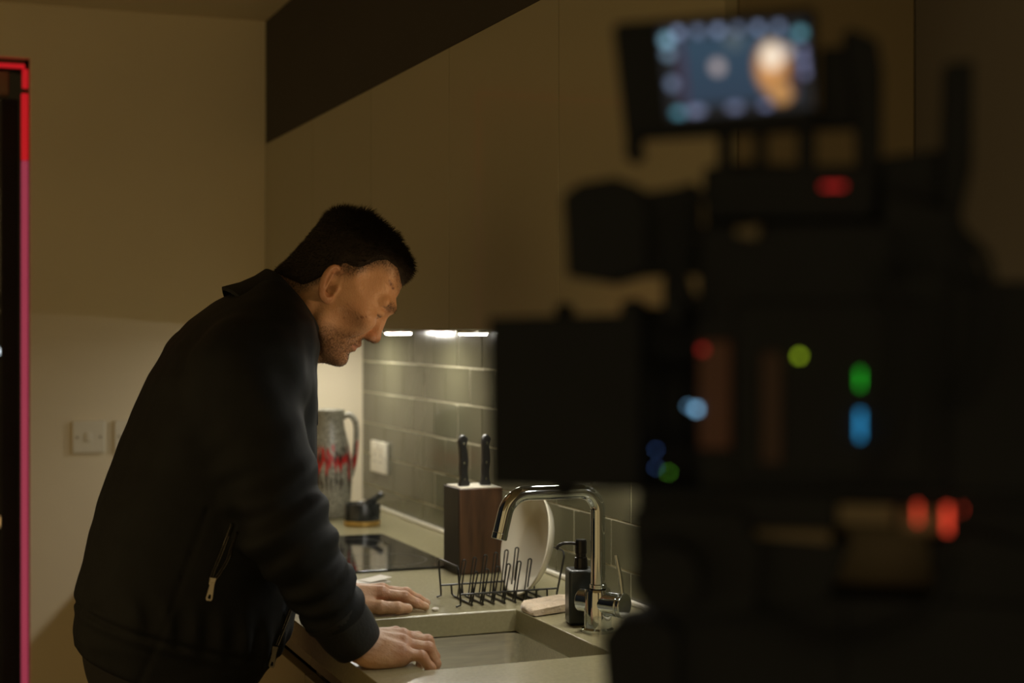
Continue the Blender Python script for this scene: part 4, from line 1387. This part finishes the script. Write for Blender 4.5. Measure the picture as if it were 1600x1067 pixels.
# standing collar
cb, cf = P(417, 420, 2.37), P(498, 526, 2.37)
cc_ = (cb + cf) / 2
e1 = (cf - cb).normalized()
nrm = Vector((-e1.z, 0, e1.x))
if nrm.z < 0:
    nrm = -nrm
ra = (cf - cb).length / 2
vs, fs = [], []
NS = 64
gap = math.radians(16)
LV = [(0.0, 0.985), (0.0015, 1.0), (0.0, 1.02), (-0.020, 1.045), (-0.045, 1.14), (-0.070, 1.30), (-0.073, 1.22), (-0.045, 1.07), (-0.020, 0.985)]
for i in range(NS + 1):
    t_ = gap + (2 * math.pi - 2 * gap) * i / NS
    fr = max(0, math.cos(t_))
    for j, (dz, s) in enumerate(LV):
        wob = 1 + 0.02 * math.sin(3 * t_ + 1) + 0.012 * math.sin(7 * t_)
        p = cc_ + e1 * (ra * s * wob * math.cos(t_)) + Vector((0, 1, 0)) * (0.066 * s * wob * math.sin(t_)) + nrm * (dz * (1 - 0.25 * fr) - 0.004 * fr ** 6)
        vs.append(p)
m = len(LV)
for i in range(NS):
    for j in range(m):
        j2 = (j + 1) % m
        fs.append((i * m + j, i * m + j2, (i + 1) * m + j2, (i + 1) * m + j))
fs += [tuple(range(m)), tuple(reversed(range(NS * m, (NS + 1) * m)))]
MB().add(vs, fs).build('collar', 'jacket_cloth', jacket, smooth=True)

# zips: teeth set along a line lying on the cloth
from mathutils.bvhtree import BVHTree
bvh = BVHTree.FromPolygons([tuple(p) for p in jv.tolist()], [tuple(q) for q in jq.tolist()])


def on_cloth(px, py, lift=0.0015):
    d = Vector(((px - 800) / FPX * CT + ST, -(px - 800) / FPX * ST + CT, -(py - 516) / FPX)).normalized()
    hit, nrm_, _, _ = bvh.ray_cast(Vector((0, 0, EYE)), d)
    if hit is None:
        hit = P(px, py, 2.33)
        nrm_ = Vector((0, -1, 0))
    if nrm_.dot(d) > 0:
        nrm_ = -nrm_
    return hit + nrm_ * lift, nrm_


def teeth(line, name, step=0.0024):
    """line: list of (point, normal)"""
    mb, tape = MB(), MB()
    pts = [p for p, _ in line]
    seg = bez(pts, 14)
    dist = 0
    for a, b in zip(seg[:-1], seg[1:]):
        dist += (b - a).length
    nT = int(dist / step)
    L = [0]
    for a, b in zip(seg[:-1], seg[1:]):
        L.append(L[-1] + (b - a).length)
    for k in range(nT):
        s = (k + 0.5) / nT * dist
        i = max(j for j in range(len(L)) if L[j] <= s)
        i = min(i, len(seg) - 2)
        f = (s - L[i]) / max(1e-9, L[i + 1] - L[i])
        p = seg[i].lerp(seg[i + 1], f)
        t_ = (seg[i + 1] - seg[i]).normalized()
        n_ = line[min(len(line) - 1, int(k / nT * len(line)))][1]
        s_ = t_.cross(n_).normalized()
        n_ = s_.cross(t_)
        M = Matrix((s_, t_, n_)).transposed().to_4x4()
        M.translation = p
        mb.box((-0.0017, -0.00065, 0), (0.0017, 0.00065, 0.0012), M)
    tape.tube(seg, 0.0022, 6)
    z = mb.build(name, 'zip_metal', jacket)
    tape.build('zip_tape', 'zip_tape', jacket, smooth=True)
    return z


def puller(p, n, d, m_='zip_metal', s=1.0, name='zip_puller'):
    n = n.normalized()
    d = (d - n * d.dot(n)).normalized()
    sd = d.cross(n)
    M = Matrix((sd, d, n)).transposed().to_4x4()
    M.translation = p
    mb = MB()
    mb.prism([(-0.0042 * s, -0.004 * s), (0.0042 * s, -0.004 * s), (0.0034 * s, 0.006 * s), (-0.0034 * s, 0.006 * s)], M, 0.004 * s)
    M2 = M.copy()
    M2.translation = p + n * 0.0045 * s
    o_ = [(-0.0028, 0.002), (0.0028, 0.002), (0.0044, 0.024), (0.0030, 0.0265), (-0.0030, 0.0265), (-0.0044, 0.024)]
    i_ = [(-0.0012, 0.018), (0.0012, 0.018), (0.0022, 0.0225), (0.0015, 0.0240), (-0.0015, 0.0240), (-0.0022, 0.0225)]
    vs = [M2 @ Vector((x * s, y * s, z * s)) for z in (0, 0.0018) for x, y in o_] + [M2 @ Vector((x * s, y * s, z * s)) for z in (0, 0.0018) for x, y in i_]
    fs = []
    for k in range(6):
        k2 = (k + 1) % 6
        fs += [(k, k2, 6 + k2, 6 + k), (12 + k, 18 + k, 18 + k2, 12 + k2), (k, 12 + k, 12 + k2, k2), (6 + k, 6 + k2, 18 + k2, 18 + k)]
    mb.add(vs, fs)
    return mb.build(name, m_, jacket)


teeth([on_cloth(*q) for q in ((364, 818), (356, 838), (346, 862), (335, 888), (329, 905))], 'pocket_zip_teeth')
teeth([on_cloth(*q) for q in ((372, 832), (362, 856), (354, 876), (343, 894), (334, 906))], 'pocket_zip_teeth')
pp, pn = on_cloth(331, 906, 0.002)
puller(pp, pn, P(326, 932, 2.2) - P(331, 906, 2.2), s=1.05)
# front zip, open and hanging at the hem
YF = 2.235
fl = [(452, 938), (460, 946), (448, 975), (436, 1004), (428, 1030), (412, 1024), (404, 1018), (420, 990), (436, 962)]
fv = [P(x, y, YF) for x, y in fl]
c0 = sum(fv, Vector()) / len(fv)
vs = [p for p in fv] + [p + Vector((0.002, 0.010, 0)) for p in fv]
n = len(fv)
MB().add(vs, [tuple(range(n)), tuple(reversed(range(n, 2 * n)))] + [(i, (i + 1) % n, n + (i + 1) % n, n + i) for i in range(n)]).build('front_flap', 'jacket_cloth', jacket, bevel=0.002)
nf = Vector((-0.15, -0.98, 0.1)).normalized()
teeth([(P(x, y, YF) + nf * 0.001, nf) for x, y in ((458, 944), (450, 965), (441, 988), (433, 1008))], 'front_zip_teeth')
teeth([(P(x, y, YF - 0.01) + nf * 0.001, nf) for x, y in ((436, 958), (424, 982), (412, 1005), (402, 1026), (390, 1050))], 'front_zip_teeth')
puller(P(429, 1014, YF) + nf * 0.001, nf, P(421, 1046, YF) - P(428, 1012, YF), 'rig_metal', 1.0)
# chest pocket tab seen beyond the near sleeve
tb = P(492, 650, 2.47)
MB().box((tb.x - 0.03, 2.43, tb.z - 0.014), (tb.x - 0.004, 2.50, tb.z + 0.010)).build('pocket_flap', 'jacket_cloth', jacket, bevel=0.003)

# ---- trousers and shoes
lo_t = (0.15, 2.10, 0.045)
_, PT = grid(lo_t, (0.56, 2.64, 1.03), 0.008)
FT = ell(PT, (0.372, 2.37, 0.93), (0.132, 0.168, 0.14))
for s_ in (-1, 1):
    FT = smin(FT, cone(PT, (0.365, 2.37 + s_ * 0.085, 0.86), (0.372, 2.37 + s_ * 0.105, 0.48), 0.092, 0.070), 0.03)
    FT = smin(FT, cone(PT, (0.372, 2.37 + s_ * 0.105, 0.48), (0.318, 2.37 + s_ * 0.115, 0.08), 0.070, 0.056), 0.02)
FT = FT + 0.004 * vnoise(PT, 26, 71) + 0.002 * vnoise(PT, 60, 72)
FT = smax(FT, PT[2] - 1.0, 0.01)
FT = smax(FT, 0.062 - PT[2], 0.004)
tv, tq = surfnet(FT.astype(np.float32), lo_t, 0.008)
link('trousers', np_mesh('trousers', tv, tq), 'trouser_cloth', man)
for s_ in (-1, 1):
    yb_ = 2.37 + s_ * 0.118
    lo_s = (0.20, yb_ - 0.07, -0.02)
    _, PS = grid(lo_s, (0.56, yb_ + 0.07, 0.14), 0.005)
    FSh = smin(ell(PS, (0.315, yb_, 0.05), (0.058, 0.042, 0.062)), ell(PS, (0.415, yb_, 0.030), (0.105, 0.047, 0.042)), 0.03)
    FSh = smax(FSh, 0.002 - PS[2], 0.003)
    FSh = smax(FSh, PS[2] - 0.105, 0.004)
    s1_, s2_ = surfnet(FSh.astype(np.float32), lo_s, 0.005)
    link('shoe', np_mesh('shoe', s1_, s2_), 'shoe_leather', man)


# ------------------------------------------------------------------ film camera on its tripod, close to us and out of focus
AL = math.radians(12)
RC0, RZ0 = 0.155, 0.85
KD = RZ0 / 1.10              # depths below are scaled to the rig's size
right = Vector((CT, -ST, 0))
fwd = Vector((ST, CT, 0))
R_O = right * RC0 + fwd * RZ0 + Vector((0, 0, EYE))
R_X = right * math.cos(AL) - fwd * math.sin(AL)      # along the rig, away from its lens
R_Y = right * math.sin(AL) + fwd * math.cos(AL)      # into depth
MR = Matrix((R_X, R_Y, Vector((0, 0, 1)))).transposed().to_4x4()
MR.translation = R_O


def rl(px, py, y=0.0):
    """point of the rig's own frame seen at a pixel, y metres behind its side plane"""
    y = y * KD
    k = (px - 800) / FPX
    ca, sa = math.cos(AL), math.sin(AL)
    x = (k * (RZ0 + y * ca) - RC0 - y * sa) / (ca + k * sa)
    zc = RZ0 - x * sa + y * ca
    return Vector((x, y, -(py - 516) / FPX * zc))


rig_root = R_O.copy()
rig_root.z = 1.05
rig = thing('film_camera', 'large black film camera rig with lit monitor, out of focus in the foreground', 'camera', rig_root)


def rb(name, x0, y0, x1, y1, d0, d1, m='rig_black', parent=None, bevel=0.003):
    a, b = rl(x0, y1, d0), rl(x1, y0, d0)
    return MB().box((a.x, d0 * KD, a.z), (b.x, d1 * KD, b.z), MR).build(name, m, parent or rig, bevel=bevel)


def rpoly(name, pts, d0, d1, m='rig_black', parent=None, bevel=0.002):
    q = [rl(x, y, d0) for x, y in pts]
    n = len(q)
    vs = [MR @ Vector((p.x, d0 * KD, p.z)) for p in q] + [MR @ Vector((p.x, d1 * KD, p.z)) for p in q]
    return MB().add(vs, [tuple(range(n)), tuple(reversed(range(n, 2 * n)))] + [(i, (i + 1) % n, n + (i + 1) % n, n + i) for i in range(n)]).build(name, m, parent or rig, bevel=bevel)


def rcyl(name, px, py, d0, d1, rpx, m='rig_black', parent=None):
    """round knob facing us"""
    c = rl(px, py, d0)
    r = rpx * RZ0 / FPX
    return MB().cyl(MR @ Vector((c.x, d0 * KD, c.z)), MR @ Vector((c.x, d1 * KD, c.z)), r, seg=20).build(name, m, parent or rig, bevel=0.0015)


def rtube(name, pts, rpx, m='rig_black', parent=None, n=8):
    w_ = [MR @ rl(x, y, d) for x, y, d in pts]
    return MB().tube(bez(w_, n) if len(w_) > 2 else w_, rpx * RZ0 / FPX, 10).build(name, m, parent or rig, smooth=True)


def led(px, py, w_, h_, m, d=0.0, parent=None):
    a, b = rl(px - w_ / 2, py + h_ / 2, d), rl(px + w_ / 2, py - h_ / 2, d)
    return MB().box((a.x, d * KD - 0.002, a.z), (b.x, d * KD + 0.001, b.z), MR).build('indicator_light', m, parent or rig, bevel=0.0005)


# matte box: hollow hood seen from the side, open towards the man
mx = rpoly('matte_box', [(762, 496), (1002, 490), (1002, 768), (764, 762)], 0.02, 0.030)
a, b = rl(764, 762, 0.02), rl(1002, 490, 0.02)
hd = MB()
hd.box((a.x, 0.030 * KD, b.z - 0.008), (b.x, 0.150 * KD, b.z - 0.002), MR)
hd.box((a.x, 0.030 * KD, a.z), (b.x, 0.150 * KD, a.z + 0.006), MR)
hd.box((a.x, 0.150 * KD, a.z), (b.x, 0.160 * KD, b.z - 0.002), MR)
hd.box((b.x - 0.008, 0.030 * KD, a.z + 0.006), (b.x, 0.150 * KD, b.z - 0.008), MR)
hd.build('hood', 'rig_black', mx)
rcyl('knob', 878, 486, 0.05, 0.075, 14, parent=mx)
rcyl('knob', 990, 482, 0.05, 0.075, 17, parent=mx)
rcyl('knob', 880, 768, 0.05, 0.075, 16, parent=mx)
# lens behind the matte box
lc = rl(1000, 628, 0.09)
le = rl(1130, 628, 0.09)
ln_ = MB()
ax_ = (MR @ Vector((1, 0, 0)) - MR @ Vector((0, 0, 0)))
c0, c1_ = MR @ lc, MR @ le
ln_.cyl(c0, c0.lerp(c1_, 0.35), 0.055 * KD, 0.055 * KD, 36)
ln_.cyl(c0.lerp(c1_, 0.35), c0.lerp(c1_, 0.6), 0.050 * KD, 0.050 * KD, 36)
ln_.cyl(c0.lerp(c1_, 0.6), c1_, 0.054 * KD, 0.046 * KD, 36)
ln_.build('lens', 'rig_black', rig, bevel=0.002)
# focus motor on the lens, grip box at the upper left
fm = rpoly('focus_motor', [(878, 305), (905, 285), (960, 276), (1000, 290), (1012, 330), (1012, 425), (950, 442), (885, 432)], 0.0, 0.055)
rpoly('motor_gear', [(1000, 300), (1055, 292), (1085, 282), (1092, 300), (1092, 400), (1012, 420)], 0.01, 0.045, parent=fm)
rb('motor_bracket', 985, 405, 1110, 432, 0.01, 0.03, parent=fm)
rb('rod_clamp', 1035, 430, 1075, 505, 0.015, 0.05, parent=fm)
rb('rod_clamp', 968, 468, 1000, 500, 0.02, 0.05, parent=fm)
rb('lens_support', 1000, 690, 1100, 775, 0.05, 0.12)
rb('iris_motor', 1000, 478, 1100, 566, 0.05, 0.12)
# camera body
bd = rb('camera_body', 1090, 345, 1480, 770, 0.0, 0.15)
rb('side_panel', 1150, 470, 1450, 745, -0.006, -0.0005, 'rig_black', bd)
rb('viewfinder_mount', 1100, 255, 1370, 345, 0.01, 0.11)
rpoly('top_handle', [(1098, 262), (1160, 252), (1350, 262), (1420, 300), (1500, 330), (1512, 372), (1470, 380), (1100, 350)], 0.03, 0.085)
rb('battery', 1482, 438, 1640, 790, -0.005, 0.13)
rb('battery_plate', 1470, 400, 1500, 800, 0.0, 0.12)
rpoly('cable_box', [(1380, 300), (1500, 330), (1540, 440), (1380, 440)], 0.0, 0.09)
# monitor on three posts
mo = rpoly('monitor', [(955, 34), (1276, 9), (1274, 200), (975, 216)], 0.005, 0.033, bevel=0.004)
for x0, x1 in ((1120, 1145), (1178, 1198), (1245, 1275)):
    rb('monitor_post', x0, 195, x1, 275, 0.012, 0.03)
rcyl('monitor_knob', 990, 238, 0.01, 0.03, 15, parent=mo)
rb('monitor_lug', 975, 205, 1003, 232, 0.01, 0.028, parent=mo)
# picture on the monitor: an emissive grid, coloured point by point
attr_mat('monitor_picture', 'tint', rough=0.3, emission=1.0)
q = [rl(x, y, 0.0045) for x, y in ((1028, 42), (1262, 28), (1271, 168), (1044, 187))]
NU, NV = 118, 72
vs, cs = [], []


def blob(u, v, cu, cv, ru, rv):
    return max(0.0, min(1.0, 1.6 - ((u - cu) / ru) ** 2 - ((v - cv) / rv) ** 2))


def over(c, k, d):
    return tuple(c[i] * (1 - k) + d[i] * k for i in range(3))


for j in range(NV + 1):
    for i in range(NU + 1):
        u, v = i / NU, j / NV
        p = q[0].lerp(q[1], u).lerp(q[3].lerp(q[2], u), v)
        vs.append(MR @ Vector((p.x, 0.0045 * KD, p.z)))
        c = over((0.022, 0.060, 0.100), min(1, v * 1.1), (0.018, 0.040, 0.075))
        if u < 0.10 or u > 0.905 or v < 0.13 or v > 0.87:
            c = (0.006, 0.010, 0.016)
        c = over(c, 0.7 * blob(u, v, 0.135, 0.5, 0.025, 0.42), (0.055, 0.018, 0.045))
        c = over(c, 0.6 * blob(u, v, 0.50, 0.20, 0.06, 0.10), (0.10, 0.13, 0.14))
        c = over(c, blob(u, v, 0.375, 0.475, 0.042, 0.075), (0.42, 0.36, 0.37))
        # a face turned down, lit from the side
        c = over(c, blob(u, v, 0.745, 0.52, 0.105, 0.26), (0.62, 0.28, 0.085))
        c = over(c, blob(u, v, 0.790, 0.80, 0.075, 0.12), (0.50, 0.25, 0.085))
        c = over(c, blob(u, v, 0.745, 0.40, 0.065, 0.14), (0.95, 0.80, 0.62))
        c = over(c, 0.85 * blob(u, v, 0.84, 0.36, 0.040, 0.07), (0.60, 0.50, 0.45))
        c = over(c, 0.8 * blob(u, v, 0.80, 0.66, 0.035, 0.05), (0.16, 0.075, 0.030))
        c = over(c, 0.9 * blob(u, v, 0.875, 0.66, 0.030, 0.16), (0.045, 0.020, 0.030))
        # status figures round the edge
        for k in range(6):
            cu = 0.13 + 0.135 * k
            ph = (u - cu) / 0.024
            if abs(ph) < 1 and 0.035 < v < 0.115 and math.sin(ph * 6 + k) > -0.75:
                c = over(c, 1, (0.34, 0.44, 0.70))
        for cu, cv, ru, rv, cl in ((0.05, 0.15, 0.036, 0.06, (0.26, 0.52, 0.68)), (0.05, 0.30, 0.034, 0.045, (0.20, 0.32, 0.44)), (0.055, 0.62, 0.032, 0.06, (0.17, 0.23, 0.36)),
                                   (0.945, 0.16, 0.032, 0.05, (0.14, 0.42, 0.52)), (0.952, 0.36, 0.020, 0.05, (0.24, 0.26, 0.46)), (0.955, 0.48, 0.020, 0.05, (0.24, 0.26, 0.46)),
                                   (0.958, 0.60, 0.020, 0.05, (0.24, 0.26, 0.46)), (0.08, 0.935, 0.040, 0.04, (0.09, 0.32, 0.42)), (0.20, 0.930, 0.055, 0.04, (0.22, 0.26, 0.42)),
                                   (0.47, 0.925, 0.050, 0.04, (0.17, 0.20, 0.33)), (0.68, 0.930, 0.040, 0.035, (0.17, 0.20, 0.36))):
            c = over(c, blob(u, v, cu, cv, ru, rv), cl)
        cs.append(c)
fs = [(j * (NU + 1) + i, j * (NU + 1) + i + 1, (j + 1) * (NU + 1) + i + 1, (j + 1) * (NU + 1) + i) for j in range(NV) for i in range(NU)]
me = np_mesh('screen', np.array([tuple(p) for p in vs]), np.array(fs), np.array(cs))
sc_ = link('screen', me, 'monitor_picture', mo)
sc_['label'] = 'lit monitor screen with blue status figures and an orange face'
# arms, transmitter and aerial to the right of the monitor
rb('monitor_arm', 1280, 70, 1340, 190, 0.02, 0.05)
rpoly('arm_joint', [(1318, 62), (1345, 48), (1372, 62), (1380, 110), (1378, 265), (1338, 265), (1335, 150)], 0.015, 0.06)
rb('cross_bar', 1270, 168, 1345, 200, 0.02, 0.045)
rpoly('transmitter', [(1476, 98), (1522, 94), (1520, 260), (1500, 350), (1470, 340), (1472, 260)], 0.01, 0.045)
rpoly('transmitter_bracket', [(1375, 245), (1470, 232), (1475, 330), (1375, 330)], 0.02, 0.06)
rcyl('aerial_socket', 1330, 58, 0.02, 0.05, 14)
# plate, rods and lower stage
rb('base_plate', 995, 770, 1310, 822, -0.010, 0.15)
rb('base_plate', 1300, 770, 1640, 786, -0.010, 0.15)
for d in (0.03, 0.11):
    p0, p1 = MR @ rl(800, 782, d), MR @ rl(1500, 782, d)
    p0.z = p1.z = (MR @ rl(1100, 795, d)).z
    MB().cyl(p0.lerp(p1, 0.30), p1, 0.0075, seg=14).build('rod', 'rig_black', rig, smooth=True)
rpoly('follow_focus', [(985, 800), (1050, 790), (1160, 800), (1190, 860), (1180, 960), (1060, 975), (1000, 940), (988, 880)], -0.02, 0.05)
rcyl('focus_wheel', 1040, 905, -0.045, -0.021, 54)
rpoly('lower_grip', [(938, 1000), (955, 975), (1020, 960), (1060, 985), (1060, 1090), (945, 1090)], -0.01, 0.05)
rb('tan_tag', 1150, 828, 1300, 850, -0.004, 0.002, 'rig_tan')
rpoly('dovetail', [(1160, 835), (1330, 850), (1310, 900), (1290, 945), (1160, 960)], -0.005, 0.12)
rpoly('rear_stage', [(1455, 850), (1520, 830), (1640, 860), (1640, 1000), (1470, 960)], 0.0, 0.11)
rb('gap_cover', 1300, 784, 1480, 950, 0.06, 0.08, 'rig_tan')  # added tan cover closing the gap where bright tiles showed through
rb('power_box', 1318, 945, 1640, 1120, -0.005, 0.12)
rpoly('rear_arm', [(1462, 780), (1640, 780), (1640, 1000), (1490, 960)], 0.01, 0.10)
rpoly('head_plate', [(1040, 950), (1330, 930), (1330, 1120), (1040, 1120)], 0.0, 0.12)
rb('metal_shade', 1310, 790, 1398, 818, -0.014, -0.011, 'rig_tan')
rb('metal_shade', 1408, 795, 1470, 832, -0.014, -0.011, 'rig_tan')
# cables
rtube('cable', [(1500, 360, -0.01), (1545, 420, -0.02), (1530, 560, -0.02), (1490, 640, -0.01)], 9)
rtube('cable', [(1100, 300, 0.0), (1060, 350, -0.01), (1070, 440, -0.01), (1110, 500, 0.0)], 8)
rtube('cable', [(1180, 960, -0.02), (1300, 1010, -0.02), (1440, 960, -0.01), (1490, 860, 0.0)], 9)
rtube('cable', [(1380, 420, -0.01), (1410, 520, -0.02), (1400, 640, -0.02), (1360, 740, -0.01)], 8)
rcyl('shiny_screw', 1140, 915, -0.008, -0.005, 5, 'rig_metal')
rpoly('brass_catch', [(1145, 355), (1190, 348), (1185, 378), (1150, 372)], -0.006, -0.001, 'rig_metal')
# panels and lights
rb('red_panel', 1092, 532, 1142, 702, -0.004, -0.001, 'rig_red')
rb('red_panel', 1190, 550, 1222, 725, -0.010, -0.007, 'rig_maroon')
led(1098, 546, 10, 8, 'led_crimson', -0.005)
led(1302, 291, 36, 7, 'led_crimson', -0.001)
led(1249, 556, 8, 8, 'led_lime', -0.008)
led(1344, 592, 5, 28, 'led_green', -0.008)
led(1344, 664, 6, 44, 'led_blue', -0.008)
led(1088, 639, 9, 9, 'led_sky', -0.005)
led(1075, 634, 4, 4, 'led_sky', -0.002)
led(1025, 702, 3, 3, 'led_dim_blue', 0.017)
led(1025, 730, 3, 3, 'led_dim_blue', 0.017)
led(1045, 738, 3, 3, 'led_leaf', -0.014)
led(1434, 802, 5, 32, 'led_orange', -0.018)
led(1480, 811, 8, 42, 'led_orange', -0.018)
led(1503, 796, 2, 8, 'led_orange', -0.018)

# tripod: fluid head, bowl and three legs
base = MR @ rl(1245, 1000, 0.06)
tp = thing('tripod', 'black tripod with fluid head carrying the film camera', 'tripod', (base.x, base.y, 0))
bx, by = base.x, base.y
zt = (MR @ rl(1245, 1124, 0.0)).z
MB().cyl((bx, by, zt - 0.10), (bx, by, zt - 0.002), 0.070, 0.062, 28).build('fluid_head', 'rig_black', tp, bevel=0.006)
MB().lathe([(0.03, zt - 0.18), (0.075, zt - 0.15), (0.082, zt - 0.115), (0.082, zt - 0.10), (0.03, zt - 0.10)], 28, Matrix.Translation((bx, by, 0))).build('bowl', 'rig_black', tp, smooth=True)
MB().cyl((bx - 0.06, by - 0.02, zt - 0.05), (bx - 0.02, by - 0.30, zt - 0.16), 0.010, seg=14).build('pan_bar', 'rig_black', tp, smooth=True)
for k in range(3):
    an_ = math.radians(200 + 120 * k)
    d = Vector((math.cos(an_), math.sin(an_), 0))
    top = Vector((bx, by, zt - 0.14)) + d * 0.06
    foot = Vector((bx, by, 0.012)) + d * 0.34
    sdv = d.cross(Vector((0, 0, 1)))
    g_ = MB()
    for s_ in (-1, 1):
        g_.cyl(top + sdv * 0.022 * s_, top.lerp(foot, 0.62) + sdv * 0.022 * s_, 0.011, seg=12)
    lg = g_.build('leg', 'rig_black', tp, smooth=True)
    MB().cyl(top.lerp(foot, 0.5), foot, 0.013, 0.011, seg=12).build('lower_tube', 'rig_black', lg, smooth=True)
    MB().box(tuple(top.lerp(foot, 0.6) - Vector((0.035, 0.035, 0.02))), tuple(top.lerp(foot, 0.6) + Vector((0.035, 0.035, 0.02)))).build('leg_lock', 'rig_black', lg, bevel=0.006)
    MB().cyl(foot - Vector((0, 0, 0.012)), foot + Vector((0, 0, 0.012)), 0.020, 0.014, seg=14).build('foot', 'rig_black', lg, smooth=True)
